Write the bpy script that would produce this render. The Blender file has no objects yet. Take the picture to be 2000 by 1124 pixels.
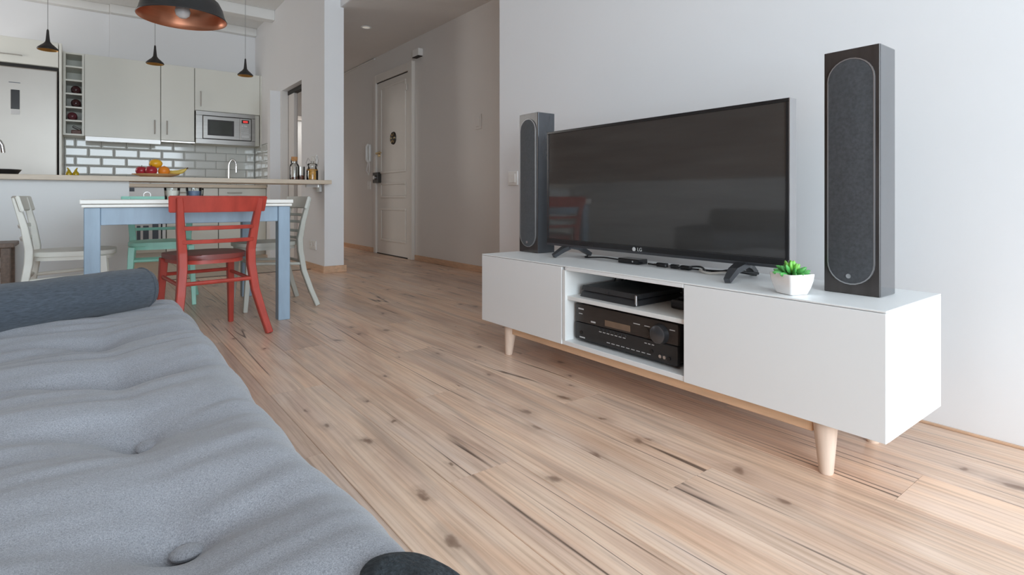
import bpy, bmesh, math, random
from mathutils import Vector, Matrix, noise
random.seed(7)
D = bpy.data
SC = bpy.context.scene
COL = SC.collection
PI = math.pi

# ------------------------------------------------------------ camera, world, light, exposure
CAM_H = 0.74
cd = D.cameras.new('camera')
cd.sensor_width = 36.0
cd.lens = 36.0 * 1078.0 / 2000.0
cd.shift_y = -(562.0 - 387.0) / 2000.0
cd.clip_start = 0.02
cam = D.objects.new('camera', cd)
COL.objects.link(cam)
cam.location = (0, 0, CAM_H)
cam.rotation_euler = (PI / 2, 0, -0.652)
SC.camera = cam

SC.view_settings.view_transform = 'Standard'
SC.view_settings.look = 'None'
SC.view_settings.exposure = 0.04
SC.view_settings.gamma = 1.0
SC.view_settings.use_curve_mapping = False
SC.cycles.use_denoising = True
SC.cycles.max_bounces = 12
SC.cycles.diffuse_bounces = 7
SC.cycles.glossy_bounces = 5
SC.cycles.transmission_bounces = 8
SC.cycles.transparent_max_bounces = 12
SC.cycles.sample_clamp_indirect = 6.0
SC.cycles.caustics_refractive = False
SC.cycles.caustics_reflective = False

w = D.worlds.new('daylight_sky')
SC.world = w
w.use_nodes = True
bg = w.node_tree.nodes['Background']
bg.inputs[0].default_value = (0.80, 0.90, 1.0, 1)
bg.inputs[1].default_value = 2.0

def area(name, loc, rot, sx, sy, power, color):
    l = D.lights.new(name, 'AREA')
    l.shape = 'RECTANGLE'; l.size = sx; l.size_y = sy
    l.energy = power; l.color = color
    o = D.objects.new(name, l); COL.objects.link(o)
    o.location = loc; o.rotation_euler = rot
    return o
WIN_Y = -3.0
# daylight entering through the balcony glazing behind the camera
area('balcony_daylight', (0.15, WIN_Y + 0.02, 1.32), (PI / 2, 0, 0), 4.2, 2.4, 250, (0.80, 0.915, 1.0))
# added fill light that brightens the kitchen; the left wall has no window
area('kitchen_fill', (-2.17, 7.1, 1.75), (0, -PI / 2, 0), 1.3, 1.0, 27, (1.0, 0.98, 0.95))

# ------------------------------------------------------------ materials
def srgb(r, g, b):
    f = lambda c: (c / 255 / 12.92) if c / 255 <= 0.04045 else ((c / 255 + 0.055) / 1.055) ** 2.4
    return (f(r), f(g), f(b), 1.0)
M = {}
def mat(name, col, rough=0.5, metal=0.0, spec=0.5, vary=0.0, vscale=8.0, bump=0.0, bscale=60.0, stretch=(1, 1, 1), **kw):
    m = D.materials.new(name); m.use_nodes = True
    nt = m.node_tree; b = nt.nodes['Principled BSDF']
    b.inputs['Roughness'].default_value = rough
    b.inputs['Metallic'].default_value = metal
    b.inputs['Specular IOR Level'].default_value = spec
    for k, v in kw.items():
        b.inputs[k.replace('_', ' ')].default_value = v
    tc = nt.nodes.new('ShaderNodeTexCoord')
    mp = nt.nodes.new('ShaderNodeMapping'); mp.inputs['Scale'].default_value = stretch
    nt.links.new(tc.outputs['Object'], mp.inputs['Vector'])
    n = nt.nodes.new('ShaderNodeTexNoise'); n.inputs['Scale'].default_value = vscale
    n.inputs['Detail'].default_value = 4
    nt.links.new(mp.outputs['Vector'], n.inputs['Vector'])
    r = nt.nodes.new('ShaderNodeValToRGB')
    r.color_ramp.elements[0].position = 0.3; r.color_ramp.elements[1].position = 0.7
    lo = [max(0, c * (1 - vary)) for c in col[:3]] + [1]
    hi = [min(1, c * (1 + vary)) for c in col[:3]] + [1]
    r.color_ramp.elements[0].color = lo; r.color_ramp.elements[1].color = hi
    nt.links.new(n.outputs['Fac'], r.inputs['Fac'])
    nt.links.new(r.outputs['Color'], b.inputs['Base Color'])
    if bump > 0:
        n2 = nt.nodes.new('ShaderNodeTexNoise'); n2.inputs['Scale'].default_value = bscale
        nt.links.new(mp.outputs['Vector'], n2.inputs['Vector'])
        bp = nt.nodes.new('ShaderNodeBump'); bp.inputs['Strength'].default_value = bump
        bp.inputs['Distance'].default_value = 0.002
        nt.links.new(n2.outputs['Fac'], bp.inputs['Height'])
        nt.links.new(bp.outputs['Normal'], b.inputs['Normal'])
    M[name] = m
    return m

mat('wall_white', (0.80, 0.80, 0.81, 1), 0.85, vary=0.012, vscale=1.5, bump=0.12, bscale=45)
mat('wall_warm', (0.72, 0.69, 0.66, 1), 0.85, vary=0.015, vscale=1.5, bump=0.12, bscale=45)  # white tinted warmer and darker: the hall's light falloff put into the colour
mat('ceiling_white', (0.78, 0.77, 0.75, 1), 0.9, vary=0.01, bump=0.1)
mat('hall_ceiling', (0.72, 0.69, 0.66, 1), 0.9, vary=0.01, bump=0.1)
mat('white_lacquer', (0.80, 0.815, 0.82, 1), 0.38, vary=0.006, vscale=3)
mat('niche_white', (0.76, 0.77, 0.76, 1), 0.5, vary=0.01)
mat('pale_wood', srgb(226, 190, 156), 0.45, vary=0.10, vscale=6, stretch=(9, 1.2, 9))
mat('leg_wood', srgb(222, 201, 184), 0.42, vary=0.06, vscale=10, stretch=(8, 8, 1))
mat('skirting_wood', srgb(205, 168, 138), 0.5, vary=0.14, vscale=5, stretch=(6, 1.5, 12))
mat('black_gloss', (0.012, 0.012, 0.014, 1), 0.14, vary=0.1)
mat('speaker_side', (0.075, 0.08, 0.09, 1), 0.26, metal=0.5, Coat_Weight=1.0, Coat_Roughness=0.12, vary=0.12, vscale=3, stretch=(6, 6, 1))
mat('speaker_face', (0.042, 0.036, 0.034, 1), 0.2, vary=0.25, vscale=5, stretch=(6, 6, 1))
mat('grille_cloth', (0.046, 0.048, 0.053, 1), 0.85, vary=0.25, vscale=120, bump=0.5, bscale=900, Sheen_Weight=0.25)
mat('silver', (0.62, 0.62, 0.63, 1), 0.28, metal=1.0, vary=0.03)
mat('ring_grey', (0.42, 0.42, 0.43, 1), 0.38, metal=0.8, vary=0.03)
mat('screen_black', (0.050, 0.048, 0.046, 1), 0.05, spec=0.9, vary=0.15, vscale=2, stretch=(1, 1, 8))
mat('bezel_black', (0.018, 0.018, 0.019, 1), 0.25, vary=0.1)
mat('gunmetal', (0.10, 0.105, 0.115, 1), 0.28, metal=0.75, vary=0.06)
mat('plastic_black', (0.020, 0.020, 0.022, 1), 0.45, vary=0.12)
mat('console_black', (0.028, 0.029, 0.032, 1), 0.4, vary=0.08)
mat('receiver_upper', (0.034, 0.027, 0.024, 1), 0.33, vary=0.12, vscale=20, stretch=(1, 1, 10))
mat('receiver_lower', (0.022, 0.022, 0.023, 1), 0.42, vary=0.1)
mat('receiver_display', srgb(120, 100, 84), 0.25, vary=0.06, vscale=30)
mat('print_white', (0.55, 0.55, 0.55, 1), 0.5)
mat('cable_black', (0.015, 0.015, 0.016, 1), 0.5)
mat('cable_white', (0.6, 0.58, 0.54, 1), 0.5)
mat('ceramic_white', (0.86, 0.85, 0.84, 1), 0.12, vary=0.005, Coat_Weight=0.5)
mat('leaf_green', srgb(78, 156, 78), 0.42, vary=0.28, vscale=25, Subsurface_Weight=0.08)
mat('leaf_bright', srgb(118, 182, 78), 0.42, vary=0.2, vscale=25, Subsurface_Weight=0.08)
mat('soil', srgb(62, 74, 40), 0.95, vary=0.4, vscale=80)
mat('switch_white', (0.78, 0.77, 0.75, 1), 0.35)
mat('red_paint', srgb(172, 66, 55), 0.38, vary=0.16, vscale=5, stretch=(4, 4, 1), bump=0.15, bscale=40)
mat('red_seat', srgb(122, 58, 52), 0.38, vary=0.2, vscale=7, bump=0.1)
mat('white_paint', srgb(226, 226, 218), 0.42, vary=0.05, vscale=6, bump=0.12, bscale=40)
mat('grey_paint', srgb(182, 182, 174), 0.42, vary=0.06, vscale=6, bump=0.12, bscale=40)
mat('teal_paint', srgb(168, 230, 213), 0.4, vary=0.10, vscale=6, bump=0.12, bscale=40)
mat('brown_wood', srgb(128, 110, 98), 0.5, vary=0.2, vscale=6, stretch=(8, 1, 8))
mat('blue_paint', srgb(140, 160, 178), 0.42, vary=0.08, vscale=5, stretch=(5, 5, 1), bump=0.15, bscale=40)
mat('tabletop_white', srgb(232, 230, 224), 0.34, vary=0.04, vscale=4, stretch=(1, 6, 1))
mat('kitchen_front', srgb(222, 221, 212), 0.34, vary=0.012, vscale=2)
mat('kitchen_body', srgb(206, 204, 194), 0.45, vary=0.012)
mat('worktop_beech', srgb(216, 200, 180), 0.42, vary=0.10, vscale=5, stretch=(1.2, 9, 9))
mat('tile_white', srgb(218, 220, 217), 0.07, vary=0.02, vscale=2, Coat_Weight=0.3)
mat('grout', srgb(150, 150, 148), 0.9, vary=0.05)
mat('steel', (0.31, 0.295, 0.28, 1), 0.30, metal=1.0, vary=0.07, vscale=3, stretch=(1, 1, 12), bump=0.05, bscale=30)
mat('fridge_steel', (0.37, 0.345, 0.315, 1), 0.40, metal=0.85, vary=0.05, vscale=1.2)
mat('chrome', (0.75, 0.75, 0.76, 1), 0.08, metal=1.0)
mat('handle_steel', (0.66, 0.65, 0.63, 1), 0.32, metal=1.0)
mat('oven_glass', (0.012, 0.013, 0.016, 1), 0.06, vary=0.1)
mat('mw_glass', (0.055, 0.060, 0.055, 1), 0.08, vary=0.12, vscale=3)
mat('black_matte', (0.022, 0.019, 0.018, 1), 0.5, vary=0.2, vscale=30)
mat('shade_black', (0.026, 0.026, 0.027, 1), 0.38, vary=0.15, vscale=4)
mat('copper', (0.70, 0.30, 0.18, 1), 0.33, metal=0.9, vary=0.08, vscale=3, stretch=(1, 1, 14))
mat('gold_inner', (0.62, 0.36, 0.12, 1), 0.3, metal=0.9, vary=0.05)
mat('bulb_glass', (0.86, 0.83, 0.83, 1), 0.18, vary=0.02)
mat('cord_grey', (0.30, 0.29, 0.28, 1), 0.6)
mat('door_paint', srgb(222, 217, 210), 0.42, vary=0.02, vscale=3, bump=0.12, bscale=30)
mat('brass', (0.62, 0.48, 0.26, 1), 0.25, metal=1.0)
mat('lock_dark', (0.05, 0.045, 0.04, 1), 0.35, metal=0.6)
mat('dark_gap', (0.03, 0.027, 0.025, 1), 0.7)
mat('wine_glass_dark', (0.045, 0.012, 0.015, 1), 0.12, vary=0.2)
mat('wine_capsule', (0.10, 0.02, 0.03, 1), 0.3, vary=0.2)
mat('brown_leather', srgb(96, 66, 58), 0.5, vary=0.2)
mat('plate_wood', srgb(222, 184, 138), 0.45, vary=0.10, vscale=5, stretch=(2, 8, 8))
mat('apple_red', srgb(168, 44, 58), 0.28, vary=0.3, vscale=9)
mat('orange_peel', srgb(238, 140, 40), 0.4, vary=0.05, bump=0.3, bscale=120)
mat('mango_yellow', srgb(238, 176, 40), 0.32, vary=0.14, vscale=6)
mat('banana_yellow', srgb(222, 194, 98), 0.42, vary=0.14, vscale=9)
mat('stalk', srgb(84, 62, 36), 0.8)
mat('cork', srgb(190, 140, 92), 0.8, vary=0.15, vscale=60)
mat('beans', srgb(112, 66, 48), 0.6, vary=0.5, vscale=90, bump=1.0, bscale=120)
mat('pasta', srgb(226, 160, 70), 0.55, vary=0.35, vscale=55, bump=1.0, bscale=90)
mat('oil_yellow', srgb(176, 150, 30), 0.1, vary=0.2, vscale=30)
mat('wax_white', srgb(236, 234, 222), 0.5)
mat('wax_blue', srgb(108, 126, 154), 0.45)
mat('paper_print', srgb(170, 164, 158), 0.5, vary=0.55, vscale=28)
mat('bolster_cloth', srgb(64, 71, 80), 0.95, vary=0.34, vscale=60, stretch=(1, 7, 7), bump=0.4, bscale=500, Sheen_Weight=0.15)
mat('throw_wool', srgb(46, 51, 55), 1.0, vary=0.4, vscale=160, bump=1.0, bscale=260, spec=0.1, Sheen_Weight=0.05)
mat('left_wall_wood', srgb(150, 110, 86), 0.55, vary=0.25, vscale=3, stretch=(1, 1, 12))
mat('kitchen_floor', srgb(186, 168, 148), 0.35, vary=0.12, vscale=3, stretch=(1, 6, 1))
mat('threshold_dark', srgb(110, 92, 76), 0.4, vary=0.1)
mat('sofa_base', srgb(92, 94, 100), 0.9, vary=0.1, vscale=80)
mat('red_led', (0.25, 0.02, 0.02, 1), 0.3, Emission_Color=(1.0, 0.06, 0.05, 1), Emission_Strength=0.6)
mat('poster_dark', (0.03, 0.035, 0.05, 1), 0.4)

def mat_glass(name, tint=(0.95, 0.97, 0.96, 1), refl=0.10):
    m = D.materials.new(name); m.use_nodes = True
    nt = m.node_tree
    for n in list(nt.nodes):
        if n.type != 'OUTPUT_MATERIAL': nt.nodes.remove(n)
    out = [n for n in nt.nodes if n.type == 'OUTPUT_MATERIAL'][0]
    t = nt.nodes.new('ShaderNodeBsdfTransparent'); t.inputs[0].default_value = tint
    g = nt.nodes.new('ShaderNodeBsdfGlossy'); g.inputs['Roughness'].default_value = 0.04
    f = nt.nodes.new('ShaderNodeFresnel'); f.inputs['IOR'].default_value = 1.45
    mx = nt.nodes.new('ShaderNodeMixShader')
    nt.links.new(f.outputs[0], mx.inputs[0]); nt.links.new(t.outputs[0], mx.inputs[1]); nt.links.new(g.outputs[0], mx.inputs[2])
    nt.links.new(mx.outputs[0], out.inputs[0])
    M[name] = m
mat_glass('clear_glass', (0.97, 0.98, 0.975, 1))
mat_glass('window_glass', (0.97, 0.98, 0.98, 1))

def mat_floor():
    m = D.materials.new('floor_planks'); m.use_nodes = True
    nt = m.node_tree; b = nt.nodes['Principled BSDF']; L = nt.links.new
    N = lambda t: nt.nodes.new(t)
    geo = N('ShaderNodeNewGeometry'); oi = N('ShaderNodeObjectInfo')
    off = N('ShaderNodeCombineXYZ')
    mul = N('ShaderNodeMath'); mul.operation = 'MULTIPLY'; mul.inputs[1].default_value = 37.0
    L(oi.outputs['Random'], mul.inputs[0]); L(mul.outputs[0], off.inputs[1]); L(mul.outputs[0], off.inputs[2])
    add = N('ShaderNodeVectorMath'); add.operation = 'ADD'
    L(geo.outputs['Position'], add.inputs[0]); L(off.outputs[0], add.inputs[1])
    def noise_n(scale, detail, st, dist=0.0, rough=0.55):
        mp = N('ShaderNodeMapping'); mp.inputs['Scale'].default_value = st
        L(add.outputs[0], mp.inputs['Vector'])
        n = N('ShaderNodeTexNoise'); n.inputs['Scale'].default_value = scale; n.inputs['Detail'].default_value = detail
        n.inputs['Distortion'].default_value = dist; n.inputs['Roughness'].default_value = rough
        L(mp.outputs[0], n.inputs['Vector']); return n
    def ramp(src, stops):
        r = N('ShaderNodeValToRGB'); e = r.color_ramp.elements
        while len(e) < len(stops): e.new(0.5)
        for i, (p, c) in enumerate(stops):
            e[i].position = p; e[i].color = c
        L(src, r.inputs['Fac']); return r
    def mix(fac, a, c, mode='MIX'):
        x = N('ShaderNodeMix'); x.data_type = 'RGBA'; x.blend_type = mode
        if isinstance(fac, float): x.inputs[0].default_value = fac
        else: L(fac, x.inputs[0])
        for k, v in ((6, a), (7, c)):
            if isinstance(v, tuple): x.inputs[k].default_value = v
            else: L(v, x.inputs[k])
        return x.outputs[2]
    # broad tone drifting along the board
    n1 = noise_n(1.0, 4, (8.5, 1.5, 1), 0.7)
    base = ramp(n1.outputs['Fac'], [(0.25, srgb(203, 171, 151)), (0.42, srgb(221, 191, 170)), (0.56, srgb(232, 205, 184)), (0.75, srgb(217, 193, 178))]).outputs['Color']
    n6 = noise_n(1.0, 3, (10.0, 1.1, 1), 0.5)
    tn = ramp(n6.outputs['Fac'], [(0.36, (0.97, 0.99, 1.03, 1)), (0.5, (1, 1, 1, 1)), (0.66, (1.04, 0.99, 0.94, 1))]).outputs['Color']
    base = mix(1.0, base, tn, 'MULTIPLY')
    # per-board tone
    tone = ramp(oi.outputs['Random'], [(0.0, (0.86, 0.84, 0.83, 1)), (0.5, (1, 0.99, 0.97, 1)), (1.0, (1.06, 1.02, 0.98, 1))]).outputs['Color']
    c = mix(1.0, base, tone, 'MULTIPLY')
    # fine grain
    n2 = noise_n(1.0, 5, (95.0, 2.2, 1), 0.3, 0.6)
    gr = ramp(n2.outputs['Fac'], [(0.34, (0.74, 0.69, 0.65, 1)), (0.52, (1, 1, 1, 1)), (0.7, (1.05, 1.04, 1.03, 1))]).outputs['Color']
    c = mix(0.75, c, gr, 'MULTIPLY')
    # cathedral grain waves
    mpw = N('ShaderNodeMapping'); mpw.inputs['Scale'].default_value = (1.0, 0.09, 1)
    L(add.outputs[0], mpw.inputs['Vector'])
    wv = N('ShaderNodeTexWave'); wv.inputs['Scale'].default_value = 17; wv.inputs['Distortion'].default_value = 7.0
    wv.inputs['Detail'].default_value = 2; wv.inputs['Detail Scale'].default_value = 0.8
    wv.bands_direction = 'X'
    L(mpw.outputs[0], wv.inputs['Vector'])
    wr = ramp(wv.outputs['Fac'], [(0.0, (0.86, 0.81, 0.77, 1)), (0.35, (1, 1, 1, 1))]).outputs['Color']
    c = mix(0.55, c, wr, 'MULTIPLY')
    # grey weathered streaks
    n3 = noise_n(1.0, 3, (16.0, 1.0, 1), 0.8)
    st = ramp(n3.outputs['Fac'], [(0.56, (0, 0, 0, 1)), (0.72, (1, 1, 1, 1))]).outputs['Color']
    c = mix(st, c, mix(0.45, c, srgb(158, 138, 126)), 'MIX')
    # knots
    mpv = N('ShaderNodeMapping'); mpv.inputs['Scale'].default_value = (5.6, 3.4, 1)
    L(add.outputs[0], mpv.inputs['Vector'])
    nd = noise_n(16.0, 3, (1, 0.7, 1))
    va = N('ShaderNodeVectorMath'); va.operation = 'SCALE'; va.inputs['Scale'].default_value = 0.34
    L(nd.outputs['Color'], va.inputs[0])
    vb = N('ShaderNodeVectorMath'); vb.operation = 'ADD'
    L(mpv.outputs[0], vb.inputs[0]); L(va.outputs[0], vb.inputs[1])
    vo = N('ShaderNodeTexVoronoi'); vo.voronoi_dimensions = '2D'; vo.inputs['Scale'].default_value = 1.0
    vo.inputs['Randomness'].default_value = 1.0
    L(vb.outputs[0], vo.inputs['Vector'])
    sp = N('ShaderNodeSeparateColor'); L(vo.outputs['Color'], sp.inputs[0])
    k1 = N('ShaderNodeMath'); k1.operation = 'MULTIPLY_ADD'; k1.inputs[1].default_value = 1.5; k1.inputs[2].default_value = 0.35; L(sp.outputs[1], k1.inputs[0])
    k2 = N('ShaderNodeMath'); k2.operation = 'DIVIDE'; L(vo.outputs['Distance'], k2.inputs[0]); L(k1.outputs[0], k2.inputs[1])
    kn = ramp(k2.outputs[0], [(0.0, (0.9, 0.9, 0.9, 1)), (0.03, (0.75, 0.75, 0.75, 1)), (0.06, (0.22, 0.22, 0.22, 1)), (0.17, (0, 0, 0, 1))]).outputs['Color']
    gt = N('ShaderNodeMath'); gt.operation = 'GREATER_THAN'; gt.inputs[1].default_value = 0.50
    L(sp.outputs[0], gt.inputs[0])
    km = N('ShaderNodeMath'); km.operation = 'MULTIPLY'; L(kn, km.inputs[0]); L(gt.outputs[0], km.inputs[1])
    c = mix(km.outputs[0], c, srgb(122, 94, 78), 'MIX')
    # long dark cracks
    n4 = noise_n(1.0, 2, (9.0, 0.30, 1), 0.1, 0.45)
    cr = N('ShaderNodeMath'); cr.operation = 'SUBTRACT'; cr.inputs[1].default_value = 0.5
    L(n4.outputs['Fac'], cr.inputs[0])
    ab = N('ShaderNodeMath'); ab.operation = 'ABSOLUTE'; L(cr.outputs[0], ab.inputs[0])
    line = ramp(ab.outputs[0], [(0.0, (1, 1, 1, 1)), (0.005, (0.7, 0.7, 0.7, 1)), (0.011, (0, 0, 0, 1))]).outputs['Color']
    n5 = noise_n(1.0, 2, (5.0, 1.4, 1))
    gate = ramp(n5.outputs['Fac'], [(0.50, (0, 0, 0, 1)), (0.57, (1, 1, 1, 1))]).outputs['Color']
    lm = N('ShaderNodeMath'); lm.operation = 'MULTIPLY'; L(line, lm.inputs[0]); L(gate, lm.inputs[1])
    c = mix(lm.outputs[0], c, srgb(92, 74, 64), 'MIX')
    L(c, b.inputs['Base Color'])
    b.inputs['Roughness'].default_value = 0.31
    b.inputs['Specular IOR Level'].default_value = 0.42
    bp = N('ShaderNodeBump'); bp.inputs['Strength'].default_value = 0.12; bp.inputs['Distance'].default_value = 0.002
    L(n2.outputs['Fac'], bp.inputs['Height']); L(bp.outputs[0], b.inputs['Normal'])
    M['floor_planks'] = m
mat_floor()

def mat_sofa():
    m = D.materials.new('sofa_cloth'); m.use_nodes = True
    nt = m.node_tree; b = nt.nodes['Principled BSDF']; L = nt.links.new
    tc = nt.nodes.new('ShaderNodeTexCoord')
    outs = []
    for st in ((1300, 420, 420), (420, 1300, 420)):
        mp = nt.nodes.new('ShaderNodeMapping'); mp.inputs['Scale'].default_value = st
        L(tc.outputs['Object'], mp.inputs['Vector'])
        n = nt.nodes.new('ShaderNodeTexNoise'); n.inputs['Scale'].default_value = 1.0; n.inputs['Detail'].default_value = 2
        L(mp.outputs[0], n.inputs['Vector']); outs.append(n)
    ad = nt.nodes.new('ShaderNodeMath'); ad.operation = 'ADD'
    L(outs[0].outputs['Fac'], ad.inputs[0]); L(outs[1].outputs['Fac'], ad.inputs[1])
    hf = nt.nodes.new('ShaderNodeMath'); hf.operation = 'MULTIPLY'; hf.inputs[1].default_value = 0.5
    L(ad.outputs[0], hf.inputs[0])
    r = nt.nodes.new('ShaderNodeValToRGB')
    r.color_ramp.elements[0].position = 0.36; r.color_ramp.elements[1].position = 0.64
    r.color_ramp.elements[0].color = srgb(113, 115, 121); r.color_ramp.elements[1].color = srgb(153, 155, 161)
    L(hf.outputs[0], r.inputs['Fac']); L(r.outputs['Color'], b.inputs['Base Color'])
    b.inputs['Roughness'].default_value = 0.95
    b.inputs['Specular IOR Level'].default_value = 0.15
    b.inputs['Sheen Weight'].default_value = 0.2
    bp = nt.nodes.new('ShaderNodeBump'); bp.inputs['Strength'].default_value = 0.35; bp.inputs['Distance'].default_value = 0.001
    L(hf.outputs[0], bp.inputs['Height']); L(bp.outputs[0], b.inputs['Normal'])
    M['sofa_cloth'] = m
mat_sofa()

# ------------------------------------------------------------ mesh helpers
def box(bm, x0, x1, y0, y1, z0, z1, bev=0.0, seg=1):
    vs = [bm.verts.new(p) for p in ((x0,y0,z0),(x1,y0,z0),(x1,y1,z0),(x0,y1,z0),(x0,y0,z1),(x1,y0,z1),(x1,y1,z1),(x0,y1,z1))]
    fs = [bm.faces.new([vs[i] for i in f]) for f in ((0,3,2,1),(4,5,6,7),(0,1,5,4),(1,2,6,5),(2,3,7,6),(3,0,4,7))]
    if bev > 0:
        es = list({e for f in fs for e in f.edges})
        bmesh.ops.bevel(bm, geom=es, offset=bev, segments=seg, profile=0.6, affect='EDGES')
    return bm
def B(x0, x1, y0, y1, z0, z1, bev=0.0, seg=1):
    return box(bmesh.new(), x0, x1, y0, y1, z0, z1, bev, seg)
def lathe(bm, prof, c=(0,0,0), seg=32, closed=False):
    rings = []
    for r, z in prof:
        if r < 1e-6:
            rings.append([bm.verts.new((c[0], c[1], c[2] + z))])
        else:
            rings.append([bm.verts.new((c[0] + r*math.cos(2*PI*i/seg), c[1] + r*math.sin(2*PI*i/seg), c[2] + z)) for i in range(seg)])
    n = len(rings)
    for k in range(n if closed else n - 1):
        a, b2 = rings[k], rings[(k+1) % n]
        for i in range(seg):
            j = (i+1) % seg
            if len(a) == 1 and len(b2) == 1: continue
            if len(a) == 1: bm.faces.new((a[0], b2[j], b2[i]))
            elif len(b2) == 1: bm.faces.new((a[i], a[j], b2[0]))
            else: bm.faces.new((a[i], a[j], b2[j], b2[i]))
    return bm
def tube(bm, pts, rad, seg=8, cap=True, flat=None):
    pts = [Vector(p) for p in pts]
    rad = rad if isinstance(rad, (list, tuple)) else [rad] * len(pts)
    rings = []; up = Vector((0, 0, 1))
    t0 = (pts[1] - pts[0]).normalized()
    if abs(t0.dot(up)) > 0.9: up = Vector((1, 0, 0))
    n = t0.cross(up).normalized()
    for i, p in enumerate(pts):
        if i == 0: t = (pts[1] - pts[0])
        elif i == len(pts) - 1: t = (pts[-1] - pts[-2])
        else: t = (pts[i+1] - pts[i-1])
        t.normalize()
        n = (n - t * n.dot(t)).normalized(); b2 = t.cross(n)
        rings.append([bm.verts.new(p + (n*math.cos(2*PI*k/seg) + b2*math.sin(2*PI*k/seg)) * rad[i]) for k in range(seg)])
    for a, c in zip(rings, rings[1:]):
        for k in range(seg):
            j = (k+1) % seg
            bm.faces.new((a[k], a[j], c[j], c[k]))
    if cap:
        bm.faces.new(rings[0][::-1]); bm.faces.new(rings[-1])
    return bm
def rail(bm, pts, ws, hs, wdir=None):
    """sweep a rectangle (w across, h along the second normal) through pts; wdir = fixed width direction"""
    pts = [Vector(p) for p in pts]; rings = []
    ws = ws if isinstance(ws, (list, tuple)) else [ws]*len(pts)
    hs = hs if isinstance(hs, (list, tuple)) else [hs]*len(pts)
    for i, p in enumerate(pts):
        t = (pts[min(i+1, len(pts)-1)] - pts[max(i-1, 0)]).normalized()
        wd = Vector(wdir); wd = (wd - t*wd.dot(t)).normalized(); hd = t.cross(wd)
        rings.append([bm.verts.new(p + wd*ws[i]/2*a + hd*hs[i]/2*b2) for a, b2 in ((-1,-1),(1,-1),(1,1),(-1,1))])
    for a, c in zip(rings, rings[1:]):
        for k in range(4):
            j = (k+1) % 4
            bm.faces.new((a[k], a[j], c[j], c[k]))
    bm.faces.new(rings[0][::-1]); bm.faces.new(rings[-1])
    return bm
def prism(bm, poly, axis, a0, a1, bev=0.0):
    """poly: 2-D outline; extruded along axis ('x','y','z') from a0 to a1"""
    def P(u, v, a):
        return {'x': (a, u, v), 'y': (u, a, v), 'z': (u, v, a)}[axis]
    lo = [bm.verts.new(P(u, v, a0)) for u, v in poly]; hi = [bm.verts.new(P(u, v, a1)) for u, v in poly]
    fs = [bm.faces.new(lo[::-1]), bm.faces.new(hi)]
    n = len(poly)
    for i in range(n):
        j = (i+1) % n
        fs.append(bm.faces.new((lo[i], lo[j], hi[j], hi[i])))
    if bev > 0:
        es = list({e for f in fs[:2] for e in f.edges})
        bmesh.ops.bevel(bm, geom=es, offset=bev, segments=2, profile=0.6, affect='EDGES')
    return bm
def sphere(bm, c, r, sx=1, sy=1, sz=1, u=20, v=12):
    m = Matrix.Translation(c) @ Matrix.Diagonal((r*sx, r*sy, r*sz, 1))
    bmesh.ops.create_uvsphere(bm, u_segments=u, v_segments=v, radius=1, matrix=m)
    return bm
def wloc(o):
    v = Vector((0, 0, 0))
    while o is not None:
        v += o.location; o = o.parent
    return v
def obj(name, bm, m, parent=None, smooth=False, loc=None, label=None):
    """link bm as ONE mesh object. Coordinates are world; with a parent they are made relative to it."""
    if parent is not None:
        bmesh.ops.translate(bm, verts=bm.verts, vec=-wloc(parent))
    elif loc is not None:
        bmesh.ops.translate(bm, verts=bm.verts, vec=-Vector(loc))
    bmesh.ops.recalc_face_normals(bm, faces=bm.faces)
    me = D.meshes.new(name); bm.to_mesh(me); bm.free()
    me.materials.append(M[m] if isinstance(m, str) else m)
    if smooth:
        me.polygons.foreach_set('use_smooth', [True]*len(me.polygons))
        try: me.set_sharp_from_angle(angle=math.radians(40))
        except Exception: pass
    o = D.objects.new(name, me); COL.objects.link(o)
    if parent is not None: o.parent = parent
    elif loc is not None: o.location = loc
    if label: o['label'] = label
    return o
def tag(o, label, cat, group=None, kind=None):
    o['label'] = label; o['category'] = cat
    if group: o['group'] = group
    if kind: o['kind'] = kind
    return o
def thing(name, label, cat, loc=(0,0,0), group=None):
    o = D.objects.new(name, None); COL.objects.link(o); o.location = loc
    o.empty_display_size = 0.05
    return tag(o, label, cat, group)
def struct(name, bm, m, parent=None, label=None):
    o = obj(name, bm, m, parent)
    if parent is None: o['kind'] = 'structure'
    if label: o['label'] = label
    return o
def dup(root, loc, rotz, label, group=None):
    r = root.copy(); COL.objects.link(r); r.location = loc; r.rotation_euler = (0, 0, rotz); r['label'] = label
    if group: r['group'] = group
    for ch in list(root.children):
        c = ch.copy(); COL.objects.link(c); c.parent = r
        for g in ch.children:
            d = g.copy(); COL.objects.link(d); d.parent = c
    return r
def text_bm(s, size, extrude=0.0004):
    cu = D.curves.new('lettering', 'FONT'); cu.body = s; cu.size = size; cu.extrude = extrude
    cu.align_x = 'CENTER'; cu.align_y = 'CENTER'; cu.resolution_u = 3
    t = D.objects.new('lettering', cu); COL.objects.link(t)
    dg = bpy.context.evaluated_depsgraph_get()
    me = t.evaluated_get(dg).to_mesh()
    bm = bmesh.new(); bm.from_mesh(me)
    D.objects.remove(t); D.curves.remove(cu)
    return bm

# ------------------------------------------------------------ the setting
XT = 2.185      # television wall
XD = 3.08       # entry wall down the hall
XP = 1.826      # partition face (kitchen side)
XP2 = 2.02
YC = 5.43       # column face
YK = 8.30       # kitchen back wall
XL = -2.2
CZ = 3.08
HZ = 2.65

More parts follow.
